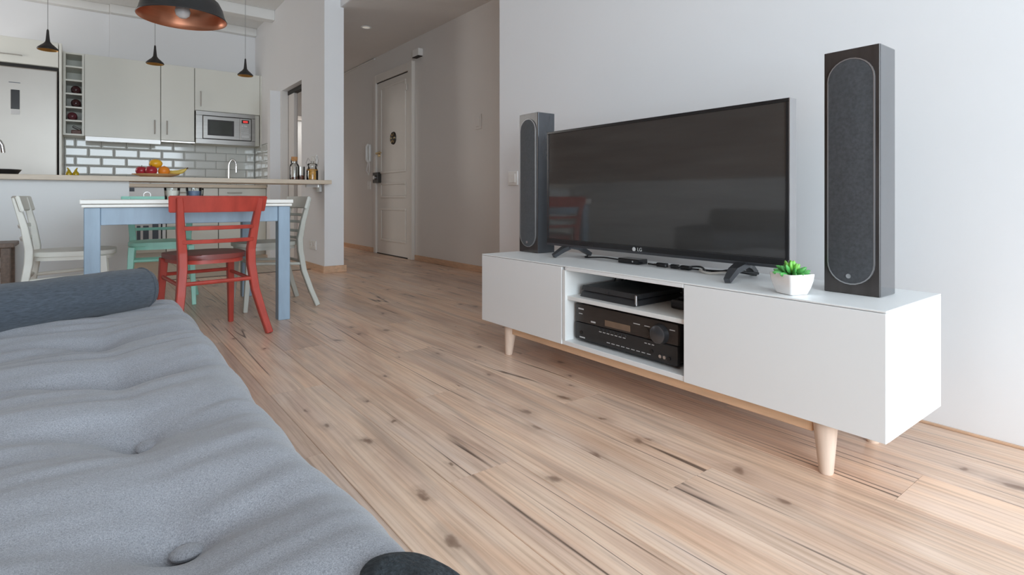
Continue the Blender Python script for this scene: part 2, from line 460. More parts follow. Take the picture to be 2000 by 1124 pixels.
floor = struct('floor', B(XL, XD + .1, WIN_Y, 10.0, -0.05, -0.012), 'grout', label='light knotty wood-look plank floor')
plank_cache = {}
def plank_mesh(wd, ln):
    k = (round(wd, 3), round(ln, 3))
    if k not in plank_cache:
        bm = B(-wd/2 + .0005, wd/2 - .0005, .0004, ln - .0004, -0.012, 0.0)
        es = [e for e in bm.edges if all(v.co.z > -0.001 for v in e.verts) and abs(e.verts[0].co.x - e.verts[1].co.x) < .001]
        bmesh.ops.bevel(bm, geom=es, offset=0.0014, segments=1, affect='EDGES')
        me = D.meshes.new('plank'); bm.to_mesh(me); bm.free(); me.materials.append(M['floor_planks'])
        plank_cache[k] = me
    return plank_cache[k]
PW = 0.205; PL = 1.55
nrow = 0
x = -0.90
while x < XD - 0.02:
    wd = min(PW, XD - x); xm = x + wd/2
    if xm < 1.80: y0, y1 = -0.4, 5.80
    elif xm < XT: y0, y1 = -0.4, 9.58
    else: y0, y1 = 3.0, 9.58
    off = (nrow * 0.618 % 1.0) * PL
    y = y0 - off
    while y < y1 - 0.02:
        a = max(y, y0); b = min(y + PL, y1)
        if b - a > 0.03:
            o = D.objects.new('plank', plank_mesh(wd, b - a)); COL.objects.link(o); o.parent = floor
            o.location = (xm, a, 0)
        y += PL
    x += PW; nrow += 1
# kitchen floor of wide pale boards beyond a dark threshold strip
obj('threshold_strip', B(XL, XP, 5.80, 5.84, -0.012, 0.004), 'threshold_dark', floor)
for i in range(7):
    for j in range(5):
        x0 = -0.75 + i*0.37; y0 = 5.84 + j*0.40
        obj('floor_tile', B(x0 + .002, min(x0 + .368, 1.763), y0 + .002, y0 + .398, -0.012, 0.0, 0.0015), 'kitchen_floor', floor)

struct('wall_tv', B(XT, XD + .1, WIN_Y, 3.0, 0, CZ), 'wall_white', label='white wall behind the television')
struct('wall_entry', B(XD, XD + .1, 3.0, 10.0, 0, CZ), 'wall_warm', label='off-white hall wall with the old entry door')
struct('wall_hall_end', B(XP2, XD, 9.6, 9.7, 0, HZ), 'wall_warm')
# kitchen back wall, its right part standing slightly proud
wk = struct('wall_kitchen', prism(bmesh.new(), [(XL, 8.36), (0.183, 8.36), (0.183, YK), (XP, YK), (XP, 8.5), (XL, 8.5)], 'z', 0, CZ), 'wall_white', label='off-white kitchen back wall with metro tiles')
# partition with the pocket-door opening and the column-like free end
bm = bmesh.new()
box(bm, XP, XP2, YC, 6.17, 0, CZ)
box(bm, XP, XP2, 6.17, 6.98, 2.03, CZ)
box(bm, XP, XP2, 6.98, 9.6, 0, CZ)
struct('wall_partition', bm, 'wall_white', label='white partition ending in a column')
struct('wall_pier', B(1.705, XP, 7.0, 7.12, 0, 2.03), 'wall_white')
wl = struct('wall_left', B(XL - .1, XL, WIN_Y, 8.5, 0, CZ), 'wall_white')
for i in range(9):
    z0 = 0.96 + i*0.234
    obj('board', B(XL, XL + .018, WIN_Y, 8.3, z0 + .002, z0 + .232, 0.003), 'left_wall_wood', wl)
# window wall behind the camera
bm = bmesh.new()
box(bm, XL, -1.95, WIN_Y - .2, WIN_Y, 0, CZ); box(bm, 2.1, XT, WIN_Y - .2, WIN_Y, 0, CZ)
box(bm, -1.95, 2.1, WIN_Y - .2, WIN_Y, 2.6, CZ)
struct('wall_window', bm, 'wall_white')
wn = D.objects.new('window_1', None); COL.objects.link(wn); wn['kind'] = 'structure'; wn.location = (0.07, WIN_Y - .1, 0)
for i in range(5):
    xx = -1.95 + i*(4.05/4)
    obj('window_post', B(xx - .03, xx + .03, WIN_Y - .13, WIN_Y - .07, 0, 2.6), 'white_lacquer', wn)
for z in (0.03, 2.57):
    obj('window_rail', B(-1.95, 2.1, WIN_Y - .13, WIN_Y - .07, z - .03, z + .03), 'white_lacquer', wn)
for i in range(4):
    xx = -1.95 + i*(4.05/4)
    obj('pane', B(xx + .03, xx + 4.05/4 - .03, WIN_Y - .105, WIN_Y - .097, 0.06, 2.54), 'window_glass', wn)

ce = struct('ceiling', B(XL - .1, XD + .1, WIN_Y - .2, 10.0, CZ, CZ + .1), 'ceiling_white')
for yb in (1.0, 2.6, 4.2, 5.75, 7.26):
    obj('beam', B(XL, (XP if yb > 5.4 else XT), yb, yb + .14, 2.955, CZ, 0.006), 'ceiling_white', ce)
obj('cornice', B(XL, 0.183, 8.26, 8.36, 2.985, CZ, 0.01, 2), 'ceiling_white', ce)
obj('cornice', B(0.183, XP, 8.20, YK, 2.975, CZ, 0.01, 2), 'ceiling_white', ce)
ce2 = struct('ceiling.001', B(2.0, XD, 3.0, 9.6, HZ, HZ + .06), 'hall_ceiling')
obj('fascia', B(1.985, 2.0, 3.0, YC, HZ, CZ), 'wall_white', ce2)

# skirting boards
struct('baseboard_entry', B(XD - .014, XD, 3.0, 5.93, 0, 0.062, 0.002), 'skirting_wood')
struct('baseboard_hall', B(XD - .014, XD, 7.07, 9.6, 0, 0.062, 0.002), 'skirting_wood')
struct('baseboard_column', B(XP - .012, XP2 + .025, YC - .014, YC, 0, 0.068, 0.002), 'skirting_wood')
struct('baseboard_partition', B(XP - .014, XP, YC, 6.17, 0, 0.068, 0.002), 'skirting_wood')
struct('baseboard_tv', B(XT - .012, XT, WIN_Y, 3.0, 0, 0.007, 0.001), 'skirting_wood')
struct('trim_1', tube(bmesh.new(), [(XD - .012, 7.1, 2.63), (XD - .012, 7.5, 2.635), (XD - .012, 9.6, 2.635)], 0.012, 8), 'wall_warm', label='thin conduit under the hall ceiling')

# metro tiles on the kitchen wall and on the partition return
TW, TH = 0.247, 0.1075
def metro(w_, h_, facing):
    """bevelled tile, w_ wide, h_ high; facing 'y' looks to -Y, 'x' looks to -X; origin bottom-left on the wall"""
    g = 0.0025; bv = 0.014
    bm = bmesh.new()
    o_ = [(g, g), (w_ - g, g), (w_ - g, h_ - g), (g, h_ - g)]
    bw = min(bv, w_*0.3)
    i_ = [(g + bw, g + bv), (w_ - g - bw, g + bv), (w_ - g - bw, h_ - g - bv), (g + bw, h_ - g - bv)]
    P = (lambda u, v, d: (u, -d, v)) if facing == 'y' else (lambda u, v, d: (-d, u, v))
    r0 = [bm.verts.new(P(u, v, 0)) for u, v in o_]
    r1 = [bm.verts.new(P(u, v, 0.004)) for u, v in o_]
    r2 = [bm.verts.new(P(u, v, 0.008)) for u, v in i_]
    for a, b in ((r0, r1), (r1, r2)):
        for k in range(4): bm.faces.new((a[k], a[(k+1) % 4], b[(k+1) % 4], b[k]))
    bm.faces.new(r2)
    bmesh.ops.recalc_face_normals(bm, faces=bm.faces)
    me = D.meshes.new('tile'); bm.to_mesh(me); bm.free(); me.materials.append(M['tile_white'])
    return me
tcache = {}
obj('grout_bed', B(-0.25, XP, YK - .002, YK, 0.88, 1.455), 'grout', wk)
wp = D.objects['wall_partition']
obj('grout_bed', B(XP - .002, XP, 7.12, YK - .002, 0.88, 1.455), 'grout', wp)
for r_ in range(5):
    z0 = 0.910 + r_*TH
    s = -0.144 if r_ % 2 == 0 else -0.021
    s -= TW
    while s < XP:
        a = max(s, -0.245); b = min(s + TW, XP - .01)
        if b - a > 0.02:
            k = ('y', round(b - a, 3))
            if k not in tcache: tcache[k] = metro(b - a, TH, 'y')
            o = D.objects.new('tile', tcache[k]); COL.objects.link(o); o.parent = wk; o.location = (a, YK - .002, z0)
        s += TW
    s = YK - .012 - (TW if r_ % 2 else TW/2)
    e = YK - .012
    while e > 7.14:
        a = max(s, 7.12)
        k = ('x', round(e - a, 3))
        if k not in tcache: tcache[k] = metro(e - a, TH, 'x')
        o = D.objects.new('tile', tcache[k]); COL.objects.link(o); o.parent = wp; o.location = (XP - .002, a, z0)
        e = s; s -= TW

# entry door in the hall
d1 = D.objects.new('door_1', None); COL.objects.link(d1); d1['kind'] = 'structure'; d1.location = (XD, 6.5, 0)
d1['label'] = 'old white panelled entry door'
lf = obj('door_leaf', B(XD - .022, XD - .002, 6.055, 6.985, 0.012, 2.27), 'door_paint', d1)
def raised(name, y0, y1, z0, z1):
    bm = bmesh.new()
    for a in ((y0, y1, z0, z0 + .03), (y0, y1, z1 - .03, z1), (y0, y0 + .03, z0 + .03, z1 - .03), (y1 - .03, y1, z0 + .03, z1 - .03)):
        box(bm, XD - .036, XD - .022, *a, 0.005)
    obj('panel_moulding', bm, 'door_paint', lf)
    obj('panel', B(XD - .026, XD - .0215, y0 + .03, y1 - .03, z0 + .03, z1 - .03, 0.002), 'door_paint', lf)
raised('a', 6.13, 6.86, 1.06, 2.20)
raised('b', 6.13, 6.86, 0.74, 0.94)
raised('c', 6.13, 6.86, 0.18, 0.61)
obj('door_frame', box(box(box(bmesh.new(), XD - .045, XD, 6.99, 7.06, 0, 2.38, .004), XD - .045, XD, 5.945, 6.05, 0, 2.38, .004), XD - .045, XD, 6.05, 6.99, 2.28, 2.38, .004), 'door_paint', d1)
obj('top_gap', B(XD - .024, XD - .001, 6.05, 6.99, 2.268, 2.28), 'dark_gap', d1)
obj('bottom_gap', B(XD - .024, XD - .001, 6.05, 6.99, 0.0, 0.012), 'dark_gap', d1)
bm = bmesh.new()
bmesh.ops.create_cone(bm, cap_ends=True, segments=24, radius1=0.085, radius2=0.078, depth=0.014, matrix=Matrix.Translation((XD - .030, 6.48, 1.50)) @ Matrix.Rotation(-PI/2, 4, 'Y'))
pp = obj('peephole_plate', bm, 'lock_dark', lf, True)
for ang in range(6):
    bm = bmesh.new()
    rail(bm, [(XD - .040, 6.48 + .03*math.cos(ang*PI/3), 1.50 + .03*math.sin(ang*PI/3)), (XD - .040, 6.48 + .066*math.cos(ang*PI/3), 1.50 + .066*math.sin(ang*PI/3))], 0.007, 0.018, (1, 0, 0))
    obj('peephole_slot', bm, 'brass', pp)
bm = bmesh.new(); tube(bm, [(XD - .02, 6.90, 1.33), (XD - .08, 6.90, 1.33)], 0.012, 10)
tube(bm, [(XD - .075, 6.91, 1.33), (XD - .08, 6.80, 1.335), (XD - .075, 6.75, 1.33)], 0.010, 10)
obj('door_handle', bm, 'brass', lf, True)
obj('handle_plate', B(XD - .028, XD - .022, 6.87, 6.96, 1.29, 1.36, .003), 'brass', lf)
obj('lock_box', B(XD - .075, XD - .022, 6.86, 7.02, 0.94, 1.08, .006, 2), 'lock_dark', d1)
obj('lock_knob', tube(bmesh.new(), [(XD - .075, 6.93, 1.01), (XD - .10, 6.93, 1.01)], 0.028, 14), 'silver', d1, True)
obj('upper_hinge_block', B(XD - .04, XD - .022, 6.09, 6.13, 2.05, 2.13, .004), 'door_paint', lf)

# door at the far end of the hall, seen through the pocket-door opening
d2 = D.objects.new('door_2', None); COL.objects.link(d2); d2['kind'] = 'structure'; d2.location = (2.6, 9.59, 0)
obj('door_leaf', B(2.2, 3.0, 9.57, 9.598, 0.01, 2.05, .004), 'white_lacquer', d2)
obj('door_frame', box(box(box(bmesh.new(), 2.13, 2.2, 9.555, 9.6, 0, 2.12), 3.0, 3.07, 9.555, 9.6, 0, 2.12), 2.2, 3.0, 9.555, 9.6, 2.05, 2.12), 'wall_warm', d2)
# pocket door, mostly slid into the partition
d3 = D.objects.new('door_3', None); COL.objects.link(d3); d3['kind'] = 'structure'; d3.location = (1.92, 6.9, 0)
obj('sliding_leaf', B(1.905, 1.945, 6.74, 6.99, 0.01, 1.985, .003), 'wall_warm', d3)
obj('door_track', B(1.895, 1.955, 6.17, 6.98, 1.985, 2.035), 'dark_gap', d3)
obj('jamb', B(XP - .006, 1.90, 6.955, 6.985, 0, 2.03), 'wall_warm', d3)
obj('latch', tube(bmesh.new(), [(1.895, 6.80, 1.18), (1.906, 6.80, 1.18)], 0.03, 16), 'black_matte', d3)

# ceiling spots in the hall; the far one is added to brighten the end door
def downlight(x, y, power, label):
    t = thing('ceiling_downlight', label, 'light', (x, y, HZ))
    obj('rim', lathe(bmesh.new(), [(0.045, 0), (0.058, -.002), (0.058, -.006), (0.043, -.006)], (x, y, HZ), 24), 'white_lacquer', t, True)
    m = mat('downlight_glow_%d' % int(y*10), (0.9, 0.88, 0.82, 1), 0.4, Emission_Color=(1, 0.93, 0.82, 1), Emission_Strength=0.25 if power < 5 else 4.0)
    obj('lens', lathe(bmesh.new(), [(0.0, -.003), (0.044, -.003)], (x, y, HZ), 24), m, t)
    l = D.lights.new('downlight', 'SPOT'); l.energy = power; l.spot_size = 1.5; l.spot_blend = 0.7; l.color = (1, 0.95, 0.89); l.shadow_soft_size = 0.05
    o = D.objects.new('lamp_light', l); COL.objects.link(o); o.location = (0, 0, -.02); o.parent = t
    return t
downlight(2.446, 5.89, 1.5, 'small round recessed light in the hall ceiling before the entry door')
downlight(2.72, 9.15, 60, 'added recessed light brightening the far hall door')

# ------------------------------------------------------------ television cabinet
XF, XB = 1.53, 1.94
Y0, Y1 = 0.512, 2.248
ZB, ZT = 0.142, 0.465
tvc = thing('tv_cabinet', 'long low white television cabinet with open niche on pale wooden legs', 'cabinet', (1.735, 1.38, 0))
T = 0.018
DA, DB, DC = 1.672, 1.650, 1.088     # left door end, divider face, right door edge
obj('top_panel', box(B(XF, XB, Y0, Y1, ZT - .005, ZT, 0.001), XF + .018, XB, Y0 + T, Y1 - T, ZT - T, ZT - .0052), 'white_lacquer', tvc)
obj('niche_lip', B(XF, XF + .018, DC, DB, ZT - T, ZT - .0055, .0008), 'white_lacquer', tvc)
obj('bottom_panel', B(XF + .003, XB, Y0 + T, Y1 - T, ZB, ZB + T, 0.001), 'white_lacquer', tvc)
obj('end_panel', B(XF + .0185, XB, Y0, Y0 + T, ZB, ZT - .0055, 0.0008), 'white_lacquer', tvc)
obj('end_panel', B(XF + .0185, XB, Y1 - T, Y1, ZB, ZT - .0055, 0.0008), 'white_lacquer', tvc)
obj('divider', B(XF + .001, XB - .01, DB, DB + T, ZB + T, ZT - T, 0.001), 'niche_white', tvc)
obj('divider', B(XF + .016, XB - .01, DC - T, DC - .001, ZB + T, ZT - T, 0.001), 'niche_white', tvc)
obj('back_panel', B(XB - .01, XB - .004, DC, DB, ZB + T, ZT - T), 'niche_white', tvc)
obj('niche_shelf', B(XF + .012, XB - .02, DC, DB, 0.326, 0.342, 0.001), 'niche_white', tvc)
obj('door', B(XF, XF + .017, DB + T + .003, Y1 - .0005, ZB, ZT - .0065, 0.001), 'white_lacquer', tvc)
obj('door', B(XF, XF + .017, Y0 + .0005, DC - .002, ZB, ZT - .0065, 0.001), 'white_lacquer', tvc)
def tv_leg(x, y, sx, sy):
    prof = [(0.0, 0.0), (0.0165, 0.0), (0.018, 0.004), (0.030, 0.128), (0.0305, 0.142), (0.0, 0.142)]
    bm = lathe(bmesh.new(), prof, (0, 0, 0), 20)
    for v in bm.verts:
        k = v.co.z / 0.142
        v.co.x += x + sx*(1-k); v.co.y += y + sy*(1-k)
    o = obj('leg', bm, 'leg_wood', tvc, True)
for x, sx in ((1.578, -.004), (1.885, .004)):
    tv_leg(x, 0.672, sx, -.004); tv_leg(x, 2.075, sx, .012)
obj('base_rail', B(1.566, 1.586, 0.70, 2.05, ZB - .040, ZB, .002), 'pale_wood', tvc)
obj('base_rail', B(1.876, 1.896, 0.70, 2.05, ZB - .040, ZB, .002), 'pale_wood', tvc)
obj('cross_rail', B(1.60, 1.865, 0.662, 0.682, ZB - .035, ZB, .002), 'pale_wood', tvc)
obj('cross_rail', B(1.60, 1.865, 2.065, 2.085, ZB - .035, ZB, .002), 'pale_wood', tvc)

# ------------------------------------------------------------ television
tv = thing('television', 'large flat black television standing on the white cabinet', 'television', (1.77, 1.433, ZT))
TX = 1.750; TY0, TY1, TZ0, TZ1 = 0.853, 2.014, 0.519, 1.057
obj('housing', box(B(TX + .006, TX + .040, TY0, TY1, TZ0, TZ1, .003), TX + .04, TX + .075, TY0 + .15, TY1 - .15, TZ0 + .02, TZ1 - .18, .012), 'bezel_black', tv)
obj('screen', B(TX + .002, TX + .0062, TY0 + .012, TY1 - .012, TZ0 + .028, TZ1 - .012), 'screen_black', tv)
bm = bmesh.new()
box(bm, TX - .001, TX + .008, TY0, TY1, TZ1 - .011, TZ1, .001); box(bm, TX - .001, TX + .008, TY0, TY0 + .011, TZ0 + .026, TZ1 - .011, .001)
box(bm, TX - .001, TX + .008, TY1 - .011, TY1, TZ0 + .026, TZ1 - .011, .001); box(bm, TX - .002, TX + .010, TY0, TY1, TZ0, TZ0 + .027, .002)
obj('bezel', bm, 'bezel_black', tv)
obj('lower_trim', B(TX - .004, TX + .008, TY0 + .002, TY1 - .002, TZ0 - .004, TZ0 + .006, .001), 'gunmetal', tv)
obj('side_trim', B(TX - .0015, TX + .042, TY0 - .0025, TY0 - .0005, TZ0, TZ1), 'silver', tv)
bm = text_bm('LG', 0.020)
bm.transform(Matrix.Translation((TX - .0026, 1.447, TZ0 + .0135)) @ Matrix.Rotation(-PI/2, 4, 'Z') @ Matrix.Rotation(PI/2, 4, 'X'))
lg = obj('logo_lettering', bm, 'print_white', tv)
bm = bmesh.new(); bmesh.ops.create_cone(bm, cap_ends=True, segments=24, radius1=.0085, radius2=.0085, depth=.0008, matrix=Matrix.Translation((TX - .0026, 1.476, TZ0 + .0135)) @ Matrix.Rotation(PI/2, 4, 'Y'))
obj('logo_disc', bm, 'print_white', tv)
for yc, s in ((1.885, 1), (1.000, -1)):
    bm = bmesh.new()
    # a splayed two-armed foot: front arm, crown under the panel, rear arm
    top = Vector((TX + .02, yc, TZ0 + .004))
    fx = 1.688 if s > 0 else 1.622
    rail(bm, [(fx, yc + s*.012, ZT + .009), (fx + .05, yc + s*.004, ZT + .036), (TX + .012, yc - s*.012, TZ0 - .002)], [.020, .030, .044], [.016, .020, .018], (0, 1, 0))
    rail(bm, [(TX + .005, yc - s*.012, TZ0 - .002), (TX + .07, yc - s*.03, ZT + .040), (TX + .125, yc - s*.036, ZT + .009)], [.044, .032, .024], [.018, .020, .016], (0, 1, 0))
    obj('stand_foot', bm, 'gunmetal', tv)

# ------------------------------------------------------------ loudspeakers
def speaker(label):
    t = thing('loudspeaker', label, 'speaker', (0, 0, 0), 'pair of slim loudspeakers on the television cabinet')
    W, Dp, H = 0.146, 0.112, 0.702      # along y, x, z ; face looks to -X
    obj('cabinet', B(0.004, Dp, -W/2, W/2, 0, H, .003, 2), 'speaker_side', t)
    obj('front_baffle', B(0, 0.005, -W/2 + .001, W/2 - .001, 0.001, H - .001, .001), 'speaker_face', t)
    def stadium(w2, z0, z1, n=14):
        r = w2; p = []
        for i in range(n+1):
            a = PI*i/n; p.append((r*math.cos(a), z1 - r + r*math.sin(a)))
        for i in range(n+1):
            a = PI + PI*i/n; p.append((r*math.cos(a), z0 + r + r*math.sin(a)))
        return p
    so = stadium(0.0615, 0.028, H - .028); si = stadium(0.0585, 0.031, H - .031)
    obj('grille', prism(bmesh.new(), si, 'x', -0.005, 0.001, .0015), 'grille_cloth', t, True)
    bm = bmesh.new()
    vo = [[bm.verts.new((xx, u, v)) for u, v in pl] for xx, pl in ((0.001, so), (-.0055, so), (-.0055, si), (0.001, si))]
    n = len(so)
    for a, b in zip(vo, vo[1:]):
        for i in range(n): bm.faces.new((a[i], a[(i+1) % n], b[(i+1) % n], b[i]))
    obj('grille_ring', bm, 'ring_grey', t, True)
    bm = bmesh.new(); bmesh.ops.create_cone(bm, cap_ends=True, segments=20, radius1=.0065, radius2=.0065, depth=.003, matrix=Matrix.Translation((-.006, 0.004, 0.052)) @ Matrix.Rotation(PI/2, 4, 'Y'))
    bd = obj('badge', bm, 'silver', t, True)
    return t
sp = speaker('larger-looking black loudspeaker at the near right end of the cabinet')
sp.location = (1.724, 0.665, ZT)
dup(sp, (1.757, 2.166, ZT), 0, 'black loudspeaker at the far left end, partly behind the television')

# ------------------------------------------------------------ things in and on the cabinet
zn = ZB + T
RX = 1.572
rc = thing('av_receiver', 'wide black audio receiver with volume knob in the lower niche', 'receiver', (1.72, 1.405, zn))
RY0, RY1 = 1.138, 1.632; RZ0, RZ1 = zn + .010, zn + .152
obj('case', B(RX + .012, RX + .30, RY0 + .01, RY1 - .01, RZ0 + .002, RZ1 - .003, .003), 'plastic_black', rc)
obj('upper_fascia', B(RX, RX + .014, RY0, RY1, RZ0 + .070, RZ1, .003, 2), 'receiver_upper', rc)
obj('lower_fascia', B(RX - .003, RX + .014, RY0, RY1, RZ0, RZ0 + .068, .004, 2), 'receiver_lower', rc)
obj('display', B(RX - .001, RX + .002, 1.345, 1.470, RZ0 + .078, RZ0 + .101), 'receiver_display', rc)
bm = bmesh.new(); tube(bm, [(RX + .001, 1.210, RZ0 + .098), (RX - .006, 1.210, RZ0 + .098), (RX - .020, 1.210, RZ0 + .098), (RX - .023, 1.210, RZ0 + .098)], [.036, .034, .031, .027], 28)
obj('volume_knob', bm, 'gunmetal', rc, True)
bm = bmesh.new(); tube(bm, [(RX + .001, 1.275, RZ0 + .090), (RX - .003, 1.275, RZ0 + .090)], [.020, .019], 20)
obj('selector_dial', bm, 'receiver_upper', rc, True)
def marks(name, rows, xf, m='print_white'):
    for y0, y1, z0, z1 in rows:
        obj(name, B(xf - .0006, xf + .001, y0, y1, z0, z1), m, rc)
marks('printed_mark', [(1.585, 1.615, RZ1 - .022, RZ1 - .016), (1.592, 1.612, RZ1 - .040, RZ1 - .037), (1.520, 1.545, RZ0 + .078, RZ0 + .084), (1.300, 1.330, RZ0 + .112, RZ0 + .115), (1.255, 1.280, RZ0 + .112, RZ0 + .115), (1.150, 1.172, RZ0 + .118, RZ0 + .121)], RX)
random.seed(3)
marks('printed_mark', [(1.575, 1.605, RZ0 + .008, RZ0 + .013)] + [(1.365 + i*.020, 1.378 + i*.020, RZ0 + .050, RZ0 + .0525) for i in range(7)] + [(1.250 + i*.024, 1.266 + i*.024, RZ0 + .016, RZ0 + .0185) for i in range(9)] + [(1.235 + i*.016, 1.245 + i*.016, RZ0 + .052, RZ0 + .055) for i in range(3)], RX - .003)
for i in range(8):
    obj('button', B(RX - .006, RX, 1.362 + i*.0185, 1.367 + i*.0185, RZ0 + .057, RZ0 + .064, .001), 'plastic_black', rc)
for y in (1.595, 1.245):
    obj('headphone_jack', tube(bmesh.new(), [(RX - .002, y, RZ0 + .030), (RX - .006, y, RZ0 + .030)], .007, 14), 'black_gloss', rc, True)
for i in range(3):
    obj('front_jack', tube(bmesh.new(), [(RX - .002, 1.170 + i*.018, RZ0 + .022), (RX - .009, 1.170 + i*.018, RZ0 + .022)], .006, 14), ('silver', 'silver', 'black_gloss')[2 - i], rc, True)
for y in (RY0 + .05, RY1 - .05):
    obj('foot', tube(bmesh.new(), [(RX + .05, y, zn), (RX + .05, y, RZ0 + .004)], .018, 14), 'black_gloss', rc)

zs = 0.342
gc = thing('game_console', 'slim black game console lying on the niche shelf', 'game console', (1.70, 1.45, zs))
bm = bmesh.new(); prism(bm, [(1.575, zs + .001), (1.86, zs + .001), (1.855, zs + .022), (1.590, zs + .022)], 'y', 1.325, 1.610, .002)
obj('lower_body', bm, 'console_black', gc)
obj('slot_line', B(1.592, 1.85, 1.330, 1.605, zs + .022, zs + .026), 'black_gloss', gc)
bm = bmesh.new(); prism(bm, [(1.583, zs + .026), (1.86, zs + .026), (1.858, zs + .043), (1.590, zs + .044)], 'y', 1.325, 1.610, .003)
obj('upper_body', bm, 'console_black', gc)
obj('edge_trim', B(1.580, 1.590, 1.323, 1.332, zs + .002, zs + .042, .002), 'silver', gc)
obj('logo_mark', B(1.5815, 1.584, 1.462, 1.472, zs + .030, zs + .036), 'gunmetal', gc)
nb = thing('network_box', 'small black box with cables at the back of the niche shelf', 'box', (1.87, 1.50, zs))
obj('body', B(1.868, 1.915, 1.40, 1.56, zs, zs + .085, .006, 2), 'plastic_black', nb)
obj('vent', B(1.866, 1.869, 1.43, 1.53, zs + .03, zs + .05), 'black_gloss', nb)
rt = thing('black_router', 'low black device at the right of the game console on the niche shelf', 'router', (1.75, 1.16, zs))
obj('body', B(1.66, 1.86, 1.112, 1.235, zs, zs + .034, .010, 2), 'plastic_black', rt)
obj('ridge', B(1.67, 1.85, 1.13, 1.215, zs + .034, zs + .042, .004), 'black_gloss', rt)
def cable(name, pts, r, label, m='cable_black', cat='cable'):
    # smooth catmull-rom path
    P = [Vector(p) for p in pts]; P = [P[0]] + P + [P[-1]]; out = []
    for i in range(1, len(P) - 2):
        for s in range(6):
            t = s/6; a, b, c, d = P[i-1], P[i], P[i+1], P[i+2]
            out.append(0.5*((2*b) + (c - a)*t + (2*a - 5*b + 4*c - d)*t*t + (3*b - a - 3*c + d)*t**3))
    out.append(P[-2])
    o = obj(name, tube(bmesh.new(), out, r, 6), m, None, True, loc=tuple(P[0]))
    return tag(o, label, cat)
z = zs + .004
cable('looped_cable', [(1.90, 1.60, z + .09), (1.84, 1.625, z + .085), (1.80, 1.625, z + .04), (1.78, 1.618, z + .005), (1.84, 1.622, z + .004), (1.90, 1.56, z + .06)], .0032, 'thin black cable looping at the left of the niche shelf')
cable('looped_cable', [(1.92, 1.57, z + .095), (1.88, 1.618, z + .06), (1.82, 1.620, z + .018), (1.87, 1.58, z + .055), (1.92, 1.50, z + .075)], .0030, 'second black cable curling behind the game console')
z = ZT + .004
bx = thing('streaming_box', 'tiny black streaming box in front of the television', 'media box', (1.80, 1.54, ZT))
obj('body', B(1.785, 1.845, 1.485, 1.595, ZT, ZT + .021, .004, 2), 'black_gloss', bx)
obj('indicator', B(1.7842, 1.786, 1.512, 1.518, ZT + .008, ZT + .014), 'print_white', bx)
cable('thin_cable', [(1.85, 1.84, z), (1.80, 1.80, z), (1.83, 1.72, z + .004), (1.85, 1.65, z), (1.84, 1.60, z + .006)], .0035, 'black cable running from the left television foot to the streaming box')
cable('thin_cable', [(1.83, 1.47, z), (1.80, 1.40, z + .003), (1.83, 1.33, z), (1.79, 1.26, z + .005), (1.84, 1.18, z), (1.81, 1.08, z + .01), (1.86, 1.02, z)], .0035, 'tangled black cable lying under the middle of the television')
cable('thin_cable', [(1.86, 1.36, z), (1.79, 1.30, z + .004), (1.85, 1.24, z + .008), (1.78, 1.16, z), (1.80, 1.09, z + .014), (1.77, 1.05, z + .02), (1.82, 0.99, z + .012)], .0040, 'black cable hanging beside the right television foot')
cable('pale_cable', [(1.85, 1.22, z), (1.79, 1.20, z + .004), (1.77, 1.15, z), (1.80, 1.10, z + .006), (1.86, 1.12, z)], .0045, 'short pale cable under the television', 'cable_white')
for i, (yy, ln) in enumerate(((1.385, .05), (1.325, .035), (1.275, .045))):
    pl = thing('black_plug', ['long', 'short', 'rightmost'][i] + ' black plug lying under the television among cables', 'plug', (1.82, yy, ZT))
    obj('plug_body', B(1.80, 1.822, yy - ln/2, yy + ln/2, ZT, ZT + .016, .004), 'plastic_black', pl)
    obj('plug_tip', tube(bmesh.new(), [(1.811, yy + ln/2, ZT + .008), (1.811, yy + ln/2 + .014, ZT + .008)], .004, 8), 'silver', pl)

# succulent
ps = thing('potted_succulent', 'small green succulent in a white square pot beside the right loudspeaker', 'plant', (1.600, 0.772, ZT))
def pot_ring(bm, hw, z, rr=0.25):
    pts = []
    for cx, cy, a0 in ((1, 1, 0), (-1, 1, 90), (-1, -1, 180), (1, -1, 270)):
        for k in range(5):
            a = math.radians(a0 + k*22.5); r = hw*rr
            pts.append((cx*(hw - r) + r*math.cos(a), cy*(hw - r) + r*math.sin(a), z))
    return [bm.verts.new(p) for p in pts]
bm = bmesh.new()
R_ = [pot_ring(bm, a, z_) for a, z_ in ((.026, 0), (.030, .002), (.037, .020), (.042, .040), (.044, .058), (.0435, .060), (.040, .059), (.039, .050))]
for a, b in zip(R_, R_[1:]):
    for i in range(20): bm.faces.new((a[i], a[(i+1) % 20], b[(i+1) % 20], b[i]))
bm.faces.new(R_[0][::-1])
bmesh.ops.rotate(bm, verts=bm.verts, cent=(0, 0, 0), matrix=Matrix.Rotation(math.radians(-20), 3, 'Z'))
bmesh.ops.translate(bm, verts=bm.verts, vec=ps.location)
obj('pot', bm, 'ceramic_white', ps, True)
bm = bmesh.new(); vs = pot_ring(bm, .039, .050); bm.faces.new(vs)
bmesh.ops.rotate(bm, verts=bm.verts, cent=(0, 0, 0), matrix=Matrix.Rotation(math.radians(-20), 3, 'Z')); bmesh.ops.translate(bm, verts=bm.verts, vec=ps.location)
obj('soil', bm, 'soil', ps)
random.seed(11)
